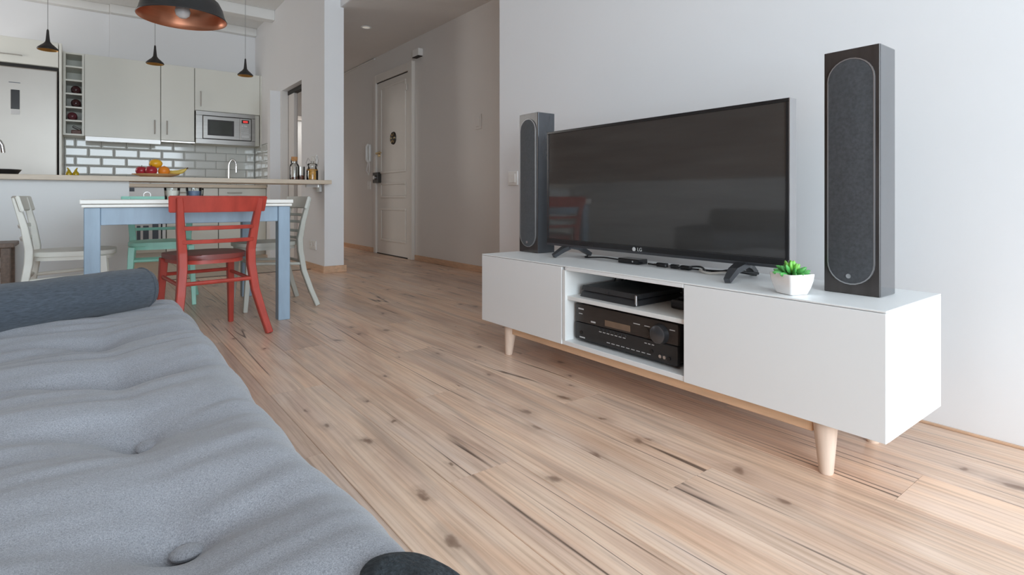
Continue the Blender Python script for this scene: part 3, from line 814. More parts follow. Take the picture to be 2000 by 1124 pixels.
for ring, (n, tilt, ln, rr) in enumerate(((10, 72, .042, .012), (9, 48, .038, .008), (7, 26, .034, .005), (3, 8, .030, .002))):
    for k in range(n):
        az = 2*PI*k/n + ring*.4 + random.uniform(-.12, .12); ti = math.radians(tilt + random.uniform(-7, 7)); l_ = ln*random.uniform(.88, 1.1)
        bm = lathe(bmesh.new(), [(0, 0), (.0035, .001), (.0062, l_*.35), (.0068, l_*.6), (.0045, l_*.86), (.0012, l_*.98), (0, l_)], (0, 0, 0), 8)
        for v in bm.verts: v.co.y *= 0.75
        mt = Matrix.Translation(Vector(ps.location) + Vector((rr*math.cos(az), rr*math.sin(az), .052 + .004*ring))) @ Matrix.Rotation(az, 4, 'Z') @ Matrix.Rotation(ti, 4, 'Y')
        bm.transform(mt)
        obj('leaf', bm, 'leaf_bright' if ring >= 2 else 'leaf_green', ps, True)

# wall plates
def plate(name, label, cat, face, a, z, w_, h_, n=1, mode='switch', m='switch_white'):
    """face ('x', X): plate on a wall looking to -X, a = centre y"""
    X = face
    t = thing(name, label, cat, (X, a, z))
    obj('frame', B(X - .010, X - .0005, a - w_/2, a + w_/2, z - h_/2, z + h_/2, .002), m, t)
    for i in range(n):
        c = a - w_/2 + w_*(i + .5)/n
        if mode == 'switch':
            obj('rocker', B(X - .015, X - .009, c - w_/n*.33, c + w_/n*.33, z - h_*.32, z + h_*.32, .002), m, t)
        else:
            obj('socket', tube(bmesh.new(), [(X - .009, c, z), (X - .013, c, z)], min(w_/n, h_)*.34, 18), m, t, True)
            for s in (-1, 1): obj('hole', tube(bmesh.new(), [(X - .0128, c + s*.011, z), (X - .0135, c + s*.011, z)], .003, 8), 'dark_gap', t)
    return t
plate('light_switch', 'white light switch on the wall left of the far loudspeaker', 'switch', XT, 2.845, 0.868, 0.098, 0.09, 1)
plate('light_switch', 'white double switch on the partition above the glass jars', 'switch', XP, 5.72, 1.13, 0.16, 0.09, 2)
plate('power_socket', 'white double power socket low on the partition beside the column', 'socket', XP, 5.77, 0.255, 0.21, 0.09, 2, 'socket')
plate('wall_plate', 'faint blank switch plate on the hall wall right of the entry door', 'switch', XD, 4.58, 1.50, 0.10, 0.15, 1, m='wall_warm')
plate('power_socket', 'white socket on the hall wall left of the door lock', 'socket', XD, 7.30, 0.915, 0.11, 0.11, 1, 'socket')
ic = thing('intercom_handset', 'white intercom handset on the hall wall left of the door', 'intercom', (XD, 7.30, 1.36))
obj('base', B(XD - .03, XD - .0005, 7.24, 7.36, 1.24, 1.48, .012, 2), 'switch_white', ic)
obj('handset', tube(bmesh.new(), [(XD - .032, 7.27, 1.24), (XD - .055, 7.27, 1.27), (XD - .055, 7.27, 1.45), (XD - .032, 7.27, 1.48)], .018, 10), 'switch_white', ic, True)
obj('cord', tube(bmesh.new(), [(XD - .02, 7.30, 1.24), (XD - .03, 7.33, 1.12), (XD - .02, 7.28, 1.06), (XD - .02, 7.25, 1.12), (XD - .02, 7.26, 1.24)], .007, 6), 'switch_white', ic, True)
db = thing('doorbell_box', 'small white chime box on the hall wall above the door corner', 'doorbell', (XD, 5.82, 2.44))
obj('case', B(XD - .06, XD - .0005, 5.745, 5.90, 2.40, 2.485, .005, 2), 'switch_white', db)
obj('base_plate', B(XD - .062, XD - .002, 5.75, 5.895, 2.394, 2.400), 'dark_gap', db)

# ------------------------------------------------------------ sofa (day bed), bolster, throw
SZ = 0.37
sofa = thing('sofa', 'grey button-tufted day bed sofa in the foreground', 'sofa', (-0.25, 1.0, 0))
SX0, SX1, SY0, SY1 = -0.80, 0.305, -0.62, 2.335
KZ = (0.74 - SZ)/(0.74 - 0.40)
KB = (0.74 - 0.340)/(0.74 - 0.40)
btn = [(0.034*KB, 1.480*KB), (0.052*KB, 1.186*KB), (0.063*KB, 0.91*KB), (0.074*KB, 0.619*KB), (0.092, 0.40), (0.095, 0.05)]
rows = [btn, [(x_ - 0.36, y_ - .02) for x_, y_ in btn], [(x_ - 0.70, y_ - .03) for x_, y_ in btn]]
allb = [b for r_ in rows for b in r_]
def sofa_h(x, y):
    z = 0.040
    for bx_, by_ in allb:
        dx, dy = x - bx_, y - by_
        r2 = dx*dx + dy*dy
        z -= 0.009*math.exp(-r2/(2*.022**2)) + 0.027*math.exp(-r2/(2*.085**2))
        # transverse fold through the button, bowed
        yy = dy - 0.10*dx*dx + 0.035*math.sin(dx*7)
        if abs(dx) < .40:
            z -= 0.0185*math.exp(-(yy/.036)**2)*math.exp(-(dx/.22)**2)
        if abs(dy) < .30:
            z -= 0.0105*math.exp(-(dx/.036)**2)*math.exp(-(dy/.14)**2)
    # wrinkles running across the mattress, stronger towards the bolster
    a = 0.0075 + 0.0100*max(0.0, min(1.0, (y - 1.15)/.6))
    n1 = noise.noise(Vector((x*2.2 + 3.1, y*15 + 1.6*x, 0.3)))
    n2 = noise.noise(Vector((x*3.4 + 9.1, y*30 - 3*x, 2.3)))
    z += a*(1.1*n1 + 0.6*n2) + 0.006*noise.noise(Vector((x*2.5, y*2.5, 7.7)))
    return z
NX, NY = 210, 470
bm = bmesh.new(); grid = []
RADE = 0.085
def sofa_pt(u, v):
    # u along x: includes rounded flank on the right ; v along y with rounded far end
    xs = SX0 + u*(SX1 - SX0 + 0.20)
    ys = SY0 + v*(SY1 - SY0 + 0.20)
    def fold(s, edge):
        # arc length s -> (coordinate, drop)
        st = edge - RADE
        if s <= st: return s, 0.0
        q = (s - st)/RADE
        if q <= PI/2: return st + RADE*math.sin(q), RADE*(1 - math.cos(q))
        return edge, RADE + (q - PI/2)*RADE
    x, dx = fold(xs, SX1); y, dy = fold(ys, SY1)
    bulge = 0.012*math.sin(ys*2*PI/.33 + 1.0) + 0.010*noise.noise(Vector((ys*5, 1, 1)))
    k = min(1.0, dx/RADE)
    hz = sofa_h(xs if xs < SX1 else SX1, min(ys, SY1))*(1 - 0.6*k)
    # flank crease lines
    x += k*bulge
    q = max(0.0, min(1.0, (ys - .45)/.5)); x -= 0.030*q*q*(3 - 2*q)*max(0.0, min(1.0, (xs + .1)/.3))
    # round plan corner
    drop = dx + dy if (dx == 0 or dy == 0) else max(dx, dy) + 0.35*min(dx, dy)
    if dx > 0 and dy > 0:
        x -= 0.35*dx*min(1, dy/RADE)*.6; y -= 0.35*dy*min(1, dx/RADE)*.6
    return (x, y, SZ + hz - 0.022 - drop)
for j in range(NY + 1):
    grid.append([bm.verts.new(sofa_pt(i/NX, j/NY)) for i in range(NX + 1)])
for j in range(NY):
    for i in range(NX):
        bm.faces.new((grid[j][i], grid[j][i+1], grid[j+1][i+1], grid[j+1][i]))
mt_ = obj('mattress', bm, 'sofa_cloth', sofa, True)
for bx_, by_ in allb:
    bm = bmesh.new()
    bmesh.ops.create_uvsphere(bm, u_segments=18, v_segments=10, radius=1, matrix=Matrix.Translation((bx_, by_, SZ + sofa_h(bx_, by_) - .022 + .0090)) @ Matrix.Rotation(random.uniform(-.2, .2), 4, 'X') @ Matrix.Diagonal((.0175, .0175, .0070, 1)))
    obj('button', bm, 'sofa_cloth', mt_, True)
obj('base', B(SX0 + .02, SX1 - .03, SY0 + .02, SY1 - .04, 0.12, 0.285, .01), 'sofa_base', sofa)
for x in (SX0 + .08, SX1 - .08):
    for y in (SY0 + .12, SY1 - .12):
        obj('leg', lathe(bmesh.new(), [(0, 0), (.016, 0), (.024, .125), (0, .125)], (x, y, 0), 14), 'leg_wood', sofa, True)
bm = bmesh.new()
prism(bm, [(SX0 - .16, 0.30), (SX0 + .02, 0.30), (SX0 - .03, 0.635), (SX0 - .15, 0.64)], 'y', -0.55, 2.32, .03)
obj('backrest', bm, 'sofa_base', sofa, True)

# dark armchair across the room, seen only as the dark block mirrored in the television
ac = thing('armchair', 'dark grey armchair mirrored at the lower right of the television screen', 'chair', (-1.4, 2.9, 0))
obj('backrest', B(-1.72, -1.56, 2.50, 3.30, 0.20, 0.63, .03, 3), 'throw_wool', ac, True)
obj('seat', B(-1.56, -0.98, 2.60, 3.20, 0.20, 0.38, .03, 3), 'throw_wool', ac, True)
for y_ in (2.49, 3.20):
    obj('arm', B(-1.56, -1.00, y_, y_ + .11, 0.14, 0.47, .025, 3), 'throw_wool', ac, True)
for x_ in (-1.66, -1.05):
    for y_ in (2.56, 3.24):
        obj('leg', lathe(bmesh.new(), [(0, 0), (.015, 0), (.022, .205), (0, .205)], (x_, y_, 0), 12), 'leg_wood', ac, True)

# bolster: lies askew across the far end
def bolster():
    kz = KZ
    a = Vector((-0.175, 1.825))*kz; b = Vector((0.114, 1.996))*kz
    dr = (b - a).normalized()
    rad = 0.0675
    end = Vector((0.142, 2.010))*kz; start = end - dr*0.72
    zc = SZ + .006 + rad
    loc = ((start.x + end.x)/2, (start.y + end.y)/2, zc - rad)
    t = thing('bolster_cushion', 'dark slate grey round bolster cushion lying on the sofa', 'cushion', loc)
    ln = (end - start).length
    prof = [(0, -ln/2), (rad*.55, -ln/2 + .001), (rad*.86, -ln/2 + .008), (rad*.97, -ln/2 + .026)]
    prof += [(rad*(1 + .012*math.sin(k*1.9)), -ln/2 + .04 + (ln - .08)*k/16) for k in range(17)]
    prof += [(rad*.97, ln/2 - .026), (rad*.86, ln/2 - .008), (rad*.55, ln/2 - .001), (0, ln/2)]
    bm = lathe(bmesh.new(), prof, (0, 0, 0), 48)
    bm.transform(Matrix.Rotation(PI/2, 4, 'Y'))
    for v in bm.verts:
        v.co += Vector(v.co).normalized()*0.0025*noise.noise(v.co*14)
    # piping where the end disc meets the tube
    me_o = obj('cover', bm, 'bolster_cloth', None, True)
    me_o.parent = t; me_o.location = (0, 0, rad)
    bm = bmesh.new()
    tube(bm, [(ln/2 - .024, rad*.985*math.cos(2*PI*k/40), rad*.985*math.sin(2*PI*k/40)) for k in range(41)], .0022, 6, False)
    s_ = obj('end_seam', bm, 'bolster_cloth', None, True); s_.parent = t; s_.location = (0, 0, rad)
    t.rotation_euler = (0, 0, math.atan2(dr.y, dr.x))
bolster()

# dark woollen throw at the near edge of the sofa
bm = bmesh.new(); g = []
cx, cy = 0.236, 0.410
for j in range(37):
    row = []
    for i in range(37):
        u, v = i/36*2 - 1, j/36*2 - 1
        u, v = u*math.sqrt(1 - .42*v*v), v*math.sqrt(1 - .42*u*u)
        x = cx + u*0.054 + v*0.012; y = cy + v*0.105 - 0.02*u
        e = max(0, 1 - (abs(u)**3 + abs(v)**3)**(1/3))
        z = SZ - .002 + 0.016*min(1, e*4)**.5 + 0.006*noise.noise(Vector((x*30, y*18, 1))) * min(1, e*4)
        over = max(0, x - (SX1 - .07)); z -= over*over*7
        row.append(bm.verts.new((x, y, z)))
    g.append(row)
for j in range(36):
    for i in range(36): bm.faces.new((g[j][i], g[j][i+1], g[j+1][i+1], g[j+1][i]))
ex = bmesh.ops.extrude_face_region(bm, geom=list(bm.faces))
bmesh.ops.translate(bm, verts=[v for v in ex['geom'] if isinstance(v, bmesh.types.BMVert)], vec=(0, 0, .010))
tag(obj('wool_throw', bm, 'throw_wool', None, True, loc=(cx, cy, SZ)), 'corner of a dark woolly throw at the near edge of the sofa', 'blanket')

# ------------------------------------------------------------ dining table
dt = thing('dining_table', 'square dining table with white top and light blue legs', 'table', (0.467, 4.04, 0))
TZ = 0.731
tx0, tx1, ty0, ty1 = -0.045, 0.982, 3.48, 4.60
obj('tabletop', B(tx0, tx1, ty0, ty1, TZ - .022, TZ, .004, 2), 'tabletop_white', dt)
obj('top_edging', B(tx0 + .006, tx1 - .006, ty0 + .006, ty1 - .006, TZ - .040, TZ - .024, .003), 'tabletop_white', dt)
for x in (-0.028, 0.900):
    for y in (3.50, 4.50):
        obj('leg', B(x, x + .068, y, y + .068, 0, TZ - .040, .003), 'blue_paint', dt)
obj('apron', B(0.040, 0.900, 3.512, 3.534, 0.600, TZ - .040, .002), 'blue_paint', dt)
obj('apron', B(0.040, 0.900, 4.534, 4.556, 0.600, TZ - .040, .002), 'blue_paint', dt)
obj('apron', B(-0.016, 0.006, 3.568, 4.50, 0.600, TZ - .040, .002), 'blue_paint', dt)
obj('apron', B(0.934, 0.956, 3.568, 4.50, 0.600, TZ - .040, .002), 'blue_paint', dt)

# ------------------------------------------------------------ bistro chairs (origin at floor below the seat centre, facing +Y)
def chair(label, paint, seat_paint, nslat=2, W=0.36, Hh=0.755):
    t = thing('dining_chair', label, 'chair', (0, 0, 0), 'painted bistro chairs around the table')
    sz = 0.442
    # seat: rounded trapezoid
    pts = []
    wf, wb, dp = W*0.575, W*0.47, 0.20
    for k in range(40):
        a = 2*PI*k/40; c, s = math.cos(a), math.sin(a)
        e = 3.2
        ux = math.copysign(abs(c)**(2/e), c); uy = math.copysign(abs(s)**(2/e), s)
        wd = wb + (wf - wb)*(uy + 1)/2
        pts.append((ux*wd, uy*dp))
    st = obj('seat', prism(bmesh.new(), pts, 'z', sz - .026, sz, .006), seat_paint, t, True)
    obj('seat_apron', prism(bmesh.new(), [(p[0]*.93, p[1]*.93) for p in pts], 'z', sz - .048, sz - .026), paint, t, True)
    hb = W*0.470
    for s in (-1, 1):
        # back post: splayed foot, upright at the seat, leaning back at the top
        P = [(s*(hb + .060), -.285, 0.0), (s*(hb + .038), -.245, .11), (s*(hb + .014), -.205, .24), (s*hb, -.185, .38), (s*hb, -.182, .46), (s*(hb + .012), -.20, .58), (s*(hb + .028), -.238, Hh - .012)]
        bm = rail(bmesh.new(), P, [.034, .036, .040, .042, .042, .038, .030], [.032, .032, .034, .036, .036, .032, .026], (1, 0, 0))
        es = [e for e in bm.edges]
        bmesh.ops.bevel(bm, geom=es, offset=.004, segments=1, affect='EDGES')
        obj('back_post', bm, paint, t)
        P = [(s*(W*.52), .168, 0.0), (s*(W*.50), .150, .22), (s*(W*.475), .135, sz - .03)]
        bm = rail(bmesh.new(), P, [.026, .032, .038], [.026, .032, .038], (1, 0, 0))
        bmesh.ops.bevel(bm, geom=list(bm.edges), offset=.003, segments=1, affect='EDGES')
        obj('front_leg', bm, paint, t)
        obj('side_stretcher', tube(bmesh.new(), [(s*(hb + .008), -.200, .290), (s*(W*.49), .145, .310)], .010, 8), paint, t, True)
    def arc(z, yb, half, bow, n=10):
        return [(-half + 2*half*k/n, yb - bow*(1 - ((k - n/2)/(n/2))**2), z) for k in range(n + 1)]
    # broad bent top rail, its ends reaching past the posts
    half = hb + .068
    bm = rail(bmesh.new(), [(p[0], p[1], p[2]) for p in arc(Hh - .046, -.212, half, .040, 14)], .086, .017, (0, -0.28, 1))
    bmesh.ops.bevel(bm, geom=list(bm.edges), offset=.004, segments=2, affect='EDGES')
    obj('top_rail', bm, paint, t, True)
    zs_ = [.585, .515] if nslat == 2 else [.62, .57, .505, .455]
    for z_ in zs_:
        yb = -.20 - (z_ - .5)*.12
        bm = rail(bmesh.new(), arc(z_, yb, hb + .006, .028, 10), .020, .012, (0, -0.2, 1))
        bmesh.ops.bevel(bm, geom=list(bm.edges), offset=.002, segments=1, affect='EDGES')
        obj('back_slat', bm, paint, t, True)
    obj('rear_stretcher', tube(bmesh.new(), [(-hb - .010, -.202, .300), (hb + .010, -.202, .300)], .011, 8), paint, t, True)
    obj('front_stretcher', tube(bmesh.new(), [(-W*.49, .145, .320), (W*.49, .145, .320)], .010, 8), paint, t, True)
    return t
c1 = chair('red painted bistro chair with its back to the camera', 'red_paint', 'red_seat')
c1.location = (0.508, 3.455, 0); c1.rotation_euler = (0, 0, math.radians(9))
c2 = chair('grey-white bistro chair at the column end of the table', 'grey_paint', 'grey_paint', 4)
c2.location = (0.955, 4.06, 0); c2.rotation_euler = (0, 0, math.radians(91))
c3 = chair('white bistro chair at the left end of the table', 'white_paint', 'white_paint', 2)
c3.location = (-0.075, 4.10, 0); c3.rotation_euler = (0, 0, math.radians(-92))
c4 = chair('teal painted chair behind the dining table', 'teal_paint', 'teal_paint', 2)
c4.location = (0.395, 4.56, 0); c4.rotation_euler = (0, 0, math.radians(176))

st = thing('wooden_stool', 'weathered brown wooden stool at the far left by the bar', 'stool', (-0.60, 5.15, 0))
obj('seat', B(-0.80, -0.41, 4.98, 5.32, 0.405, 0.435, .004), 'brown_wood', st)
for x in (-0.78, -0.48):
    for y in (5.00, 5.26):
        obj('leg', B(x, x + .05, y, y + .045, 0, 0.405, .003), 'brown_wood', st)
obj('rail', B(-0.73, -0.48, 5.01, 5.03, 0.34, 0.385, .002), 'brown_wood', st)
obj('rail', B(-0.73, -0.48, 5.275, 5.295, 0.34, 0.385, .002), 'brown_wood', st)
obj('stretcher', B(-0.73, -0.48, 5.01, 5.03, 0.24, 0.27, .002), 'brown_wood', st)

# ------------------------------------------------------------ kitchen
# bar: slab on a white panel, the right part open
bar = thing('bar_counter', 'beech bar counter on a white panel between kitchen and dining table', 'counter', (0.6, 5.5, 0))
obj('slab', prism(bmesh.new(), [(-1.6, 5.31), (1.856, 5.31), (1.856, YC - .002), (XP - .002, YC - .002), (XP - .002, 5.83), (-1.6, 5.83)], 'z', 0.874, 0.912, .003), 'worktop_beech', bar)
obj('front_panel', B(-1.6, 0.247, 5.42, 5.46, 0.0, 0.874), 'white_lacquer', bar)
obj('side_panel', B(0.225, 0.247, 5.46, 5.80, 0.0, 0.874), 'white_lacquer', bar)
obj('bracket', box(B(1.68, XP - .015, 5.52, 5.56, 0.846, 0.874), XP - .030, XP - .001, 5.50, 5.58, 0.80, 0.874, .002), 'handle_steel', bar)

# base units and back worktop
YBF = 7.68
wt = obj('kitchen_worktop', B(-0.245, XP - .001, YBF - .02, YK - .012, 0.866, 0.906, .003), 'worktop_beech', None, loc=(0.8, 8.0, 0.866))
tag(wt, 'beech worktop running along the tiled kitchen wall', 'worktop')
def handle_h(x0, x1, y, z, p):
    bm = tube(bmesh.new(), [(x0, y, z), (x0, y - .028, z), (x1, y - .028, z), (x1, y, z)], .006, 8)
    return obj('handle', bm, 'handle_steel', p, True)
def handle_v(x, y, z0, z1, p):
    bm = tube(bmesh.new(), [(x, y, z0), (x, y - .028, z0), (x, y - .028, z1), (x, y, z1)], .007, 8)
    return obj('handle', bm, 'handle_steel', p, True)
ov = thing('oven', 'white built-in oven with dark glass door under the worktop', 'oven', (0.50, 8.0, 0))
obj('body', B(0.18, 0.708, YBF + .02, 8.25, 0.10, 0.864), 'kitchen_body', ov)
obj('control_panel', B(0.182, 0.706, YBF, YBF + .02, 0.735, 0.862, .002), 'white_lacquer', ov)
obj('clock_display', B(0.352, 0.400, YBF - .002, YBF + .001, 0.815, 0.858), 'poster_dark', ov)
kb = obj('control_knob', tube(bmesh.new(), [(0.522, YBF, 0.776), (0.522, YBF - .022, 0.776)], [.033, .028], 24), 'white_lacquer', ov, True)
obj('knob_ring', tube(bmesh.new(), [(0.522, YBF - .001, 0.776), (0.522, YBF - .004, 0.776)], .037, 24), 'handle_steel', kb, True)
odr = obj('oven_door', B(0.182, 0.706, YBF, YBF + .02, 0.20, 0.73, .003), 'white_lacquer', ov)
obj('door_glass', B(0.23, 0.672, YBF - .004, YBF + .001, 0.235, 0.60), 'oven_glass', odr)
handle_h(0.24, 0.66, YBF, 0.665, odr)
obj('plinth', B(0.18, 0.708, YBF + .05, YBF + .07, 0.0, 0.10), 'kitchen_body', ov)
def base_unit(label, x0, x1, drawers):
    t = thing('base_cabinet', label, 'cabinet', ((x0 + x1)/2, 8.0, 0), 'white base units under the kitchen worktop')
    obj('body', B(x0, x1, YBF + .02, 8.25, 0.10, 0.864), 'kitchen_body', t)
    for z0, z1 in drawers:
        d = obj('drawer_front', B(x0 + .002, x1 - .002, YBF, YBF + .019, z0 + .002, z1 - .002, .002), 'kitchen_front', t)
        handle_h(x0 + .10, x0 + .26, YBF, z1 - .055, d)
    obj('plinth', B(x0, x1, YBF + .05, YBF + .07, 0.0, 0.10), 'kitchen_body', t)
base_unit('white drawer unit beside the oven', 0.715, 1.262, [(0.10, 0.40), (0.40, 0.70), (0.70, 0.86)])
base_unit('white drawer unit below the kitchen tap', 1.268, XP - .004, [(0.10, 0.70), (0.70, 0.86)])
# printed tea towel hanging over the oven door
tw = obj('tea_towel', box(B(0.40, 0.655, YBF - .042, YBF - .034, 0.24, 0.655, .002), 0.40, 0.655, YBF - .034, YBF - .014, 0.655, 0.675, .002), 'print_white', None, loc=(0.53, YBF - .04, 0.24))
tag(tw, 'black and white patterned tea towel hanging on the oven door', 'towel')
for x0, x1, z0, z1 in ((.405, .50, .55, .60), (.42, .455, .24, .42), (.48, .535, .24, .42), (.57, .63, .24, .62), (.405, .56, .45, .475), (.56, .65, .50, .64)):
    o = obj('printed_patch', B(x0, x1, YBF - .0425, YBF - .0418, z0, z1), 'poster_dark', tw)

def tap(name, label, x, y, z, hgt, reach, toward):
    t = thing(name, label, 'tap', (x, y, z))
    pts = [(x, y, z), (x, y, z + hgt*.72)]
    for k in range(1, 9):
        a = PI*k/8
        pts.append((x + toward[0]*reach/2*(1 - math.cos(a)), y + toward[1]*reach/2*(1 - math.cos(a)), z + hgt*.72 + hgt*.28*math.sin(a)))
    pts.append((x + toward[0]*reach, y + toward[1]*reach, z + hgt*.50))
    obj('spout', tube(bmesh.new(), pts, .0125, 12), 'chrome', t, True)
    obj('base', lathe(bmesh.new(), [(0, 0), (.026, 0), (.024, .02), (.014, .03), (0, .03)], (x, y, z), 18), 'chrome', t, True)
    obj('lever', tube(bmesh.new(), [(x + .02, y, z + .03), (x + .10, y - .01, z + .045), (x + .115, y - .01, z + .07)], .007, 8), 'chrome', t, True)
tap('kitchen_tap', 'tall curved chrome tap on the kitchen worktop below the microwave', 1.43, 7.95, 0.906, 0.335, 0.085, (1, -.25))

# tall fridge, housing
YF = 7.66
fr = thing('refrigerator', 'tall brushed steel refrigerator at the left of the kitchen', 'refrigerator', (-0.56, 8.0, 0))
obj('body', B(-0.85, -0.285, YF + .04, 8.3, 0.06, 2.10, .004), 'handle_steel', fr)
obj('upper_door', B(-0.85, -0.283, YF - .01, YF + .038, 0.80, 2.10, .012, 3), 'fridge_steel', fr)
obj('lower_door', B(-0.85, -0.283, YF - .01, YF + .038, 0.07, 0.79, .012, 3), 'fridge_steel', fr)
pn = obj('control_panel', B(-0.655, -0.585, YF - .014, YF - .009, 1.66, 1.86, .002), 'black_gloss', fr)
obj('panel_label', B(-0.655, -0.585, YF - .0135, YF - .009, 1.605, 1.655, .001), 'print_white', fr)
obj('maker_plate', B(-0.67, -0.58, YF - .012, YF - .0095, 1.93, 1.938), 'gunmetal', fr)
fc = thing('fridge_top_cabinet', 'white cabinet with long handle above the refrigerator', 'cabinet', (-0.56, 8.0, 2.14))
obj('body', B(-0.85, -0.275, YF + .02, 8.3, 2.14, 2.405), 'kitchen_body', fc)
dd = obj('door', B(-0.85, -0.276, YF, YF + .019, 2.142, 2.405, .002), 'kitchen_front', fc)
handle_h(-1.0 + .2, -0.572, YF, 2.222, dd)
tp = obj('tall_side_panel', B(-0.270, -0.248, YF, 8.35, 0, 2.405, .001), 'kitchen_front', None, loc=(-0.26, 8.0, 0))
tag(tp, 'tall narrow white side panel right of the refrigerator', 'panel')
obj('vent_shadow_gap', B(-0.84, -0.28, YF + .04, YF + .06, 2.10, 2.14), 'dark_gap', fr)

YU = 7.93
ZU0, ZU1 = 1.447, 2.378
wr = thing('wine_rack', 'narrow open white wine rack between refrigerator and wall cabinet', 'wine rack', (-0.15, 8.1, ZU0))
obj('side_panel', B(-0.245, -0.222, YU, YK, ZU0, ZU1), 'kitchen_front', wr)
obj('side_panel', B(-0.078, -0.058, YU, YK, ZU0, ZU1), 'kitchen_front', wr)
obj('back_panel', B(-0.222, -0.078, YK - .012, YK, ZU0, ZU1), 'kitchen_body', wr)
rack_z = [ZU0, ZU0 + .155, ZU0 + .305, ZU0 + .457, ZU0 + .609, ZU0 + .762, ZU1 - .020]
for z_ in rack_z:
    obj('shelf', B(-0.222, -0.078, YU + .003, YK - .012, z_, z_ + .018), 'kitchen_front', wr)
names = ['second from the bottom, reddish', 'third from the bottom', 'fourth from the bottom']
for i, (xc, lab) in enumerate(((-0.165, 'reddish wine bottle lying in the second compartment from the bottom'), (-0.133, 'dark wine bottle lying in the third compartment from the bottom'), (-0.133, 'dark wine bottle lying in the topmost filled compartment'))):
    z_ = rack_z[1 + i] + .018; r_ = .045
    t = thing('wine_bottle', lab + ' of the rack', 'bottle', (xc, 8.09, z_), 'wine bottles in the rack')
    bm = lathe(bmesh.new(), [(0, -.13), (r_*.4, -.122), (r_*.75, -.13), (r_, -.115), (r_, .05), (r_*.8, .085), (r_*.36, .12), (r_*.36, .16), (0, .16)], (0, 0, 0), 20)
    bm.transform(Matrix.Translation((xc, 8.08, z_ + r_)) @ Matrix.Rotation(-PI/2, 4, 'X'))
    obj('bottle_glass', bm, 'wine_glass_dark' if i else 'wine_capsule', t, True)
    bm = bmesh.new(); tube(bm, [(xc, 8.19, z_ + r_), (xc, 8.245, z_ + r_)], r_*.40, 14); obj('capsule', bm, 'wine_capsule', t, True)
lb = thing('leather_case', 'small brown folded leather pouch in the lowest rack compartment', 'pouch', (-0.13, 8.0, ZU0 + .018))
obj('body', B(-0.175, -0.084, YU + .02, YU + .14, ZU0 + .018, ZU0 + .062, .010, 2), 'brown_leather', lb)
bm = B(-0.045, 0.035, -.03, .03, -.012, .012, .006, 2); bm.transform(Matrix.Translation((-0.122, YU + .06, ZU0 + .083)) @ Matrix.Rotation(.5, 4, 'Y'))
obj('flap', bm, 'lock_dark', lb)

def wall_unit(label, x0, x1, z0, doors, hx):
    t = thing('wall_cabinet', label, 'cabinet', ((x0 + x1)/2, 8.1, z0), 'white wall cabinets above the tiles')
    obj('body', B(x0, x1, YU + .02, YK, z0, ZU1), 'kitchen_body', t)
    for a, b, c, d in doors:
        dr = obj('door', B(a + .002, b - .002, YU, YU + .019, c, d, .002), 'kitchen_front', t)
        handle_v(hx[0], YU, hx[1], hx[2], dr)
    return t
wall_unit('wide white wall cabinet above the cooker hood', -0.056, 0.676, ZU0, [(-0.056, 0.676, ZU0, ZU1)], (0.615, 1.52, 1.68))
wall_unit('narrow white wall cabinet between hood cabinet and microwave', 0.680, 1.037, ZU0, [(0.680, 1.037, ZU0, ZU1)], (0.742, 1.52, 1.68))
wall_unit('white wall cabinet above the built-in microwave', 1.041, XP - .022, 1.845, [(1.041, XP - .022, 1.848, ZU1)], (1.105, 1.905, 2.085))
fp = obj('filler_panel', B(XP - .020, XP - .001, YU - .004, YK, 1.42, ZU1, .001), 'kitchen_front', None, loc=(XP - .01, 8.1, 1.42))
tag(fp, 'narrow white end panel right of the microwave against the partition', 'panel')
hd = thing('cooker_hood', 'slim white pull-out cooker hood below the wide wall cabinet', 'hood', (0.31, 8.0, ZU0 - .04))
obj('front_strip', B(-0.050, 0.675, YU - .02, YU + .02, ZU0 - .056, ZU0 - .002, .003), 'ceramic_white', hd)
obj('underside', B(-0.045, 0.670, YU + .02, YK - .02, ZU0 - .030, ZU0 - .002), 'kitchen_body', hd)
ls = obj('light_rail', B(0.682, 1.046, YU + .01, YU + .05, ZU0 - .022, ZU0 - .002, .003), 'handle_steel', None, loc=(1.1, YU + .03, ZU0 - .02))
tag(ls, 'thin metal light strip under the narrow wall cabinet', 'light')

mw = thing('microwave', 'built-in stainless steel microwave with red display', 'microwave', (1.40, 8.1, 1.42))
MX0, MX1, MZ0, MZ1 = 1.050, 1.742, 1.428, 1.842
obj('body', B(MX0 + .01, XP - .03, YU + .01, YK - .01, MZ0 + .005, MZ1 - .002), 'kitchen_body', mw)
bm = bmesh.new()
box(bm, MX0, MX1, YU - .012, YU + .010, MZ1 - .052, MZ1, .003); box(bm, MX0, MX1, YU - .012, YU + .010, MZ0, MZ0 + .062, .003)
box(bm, MX0, MX0 + .075, YU - .012, YU + .010, MZ0 + .062, MZ1 - .052, .003); box(bm, MX1 - .045, MX1, YU - .012, YU + .010, MZ0 + .062, MZ1 - .052, .003)
obj('trim_frame', bm, 'steel', mw)
obj('recess', B(MX0 + .07, MX1 - .04, YU - .004, YU + .008, MZ0 + .058, MZ1 - .048), 'black_matte', mw)
md = obj('door', B(MX0 + .083, 1.555, YU - .016, YU - .003, MZ0 + .070, MZ1 - .060, .002), 'steel', mw)
obj('door_window_frame', B(1.180, 1.485, YU - .018, YU - .0155, 1.540, 1.740, .002), 'black_matte', md)
obj('door_window', B(1.203, 1.460, YU - .0195, YU - .0175, 1.560, 1.722), 'mw_glass', md)
cp = obj('control_panel', B(1.558, MX1 - .052, YU - .016, YU - .003, MZ0 + .070, MZ1 - .060, .002), 'steel', mw)
obj('display', B(1.575, 1.665, YU - .018, YU - .0155, 1.720, 1.765), 'black_gloss', cp)
obj('display_digits', B(1.592, 1.650, YU - .019, YU - .0178, 1.728, 1.756), 'red_led', cp)
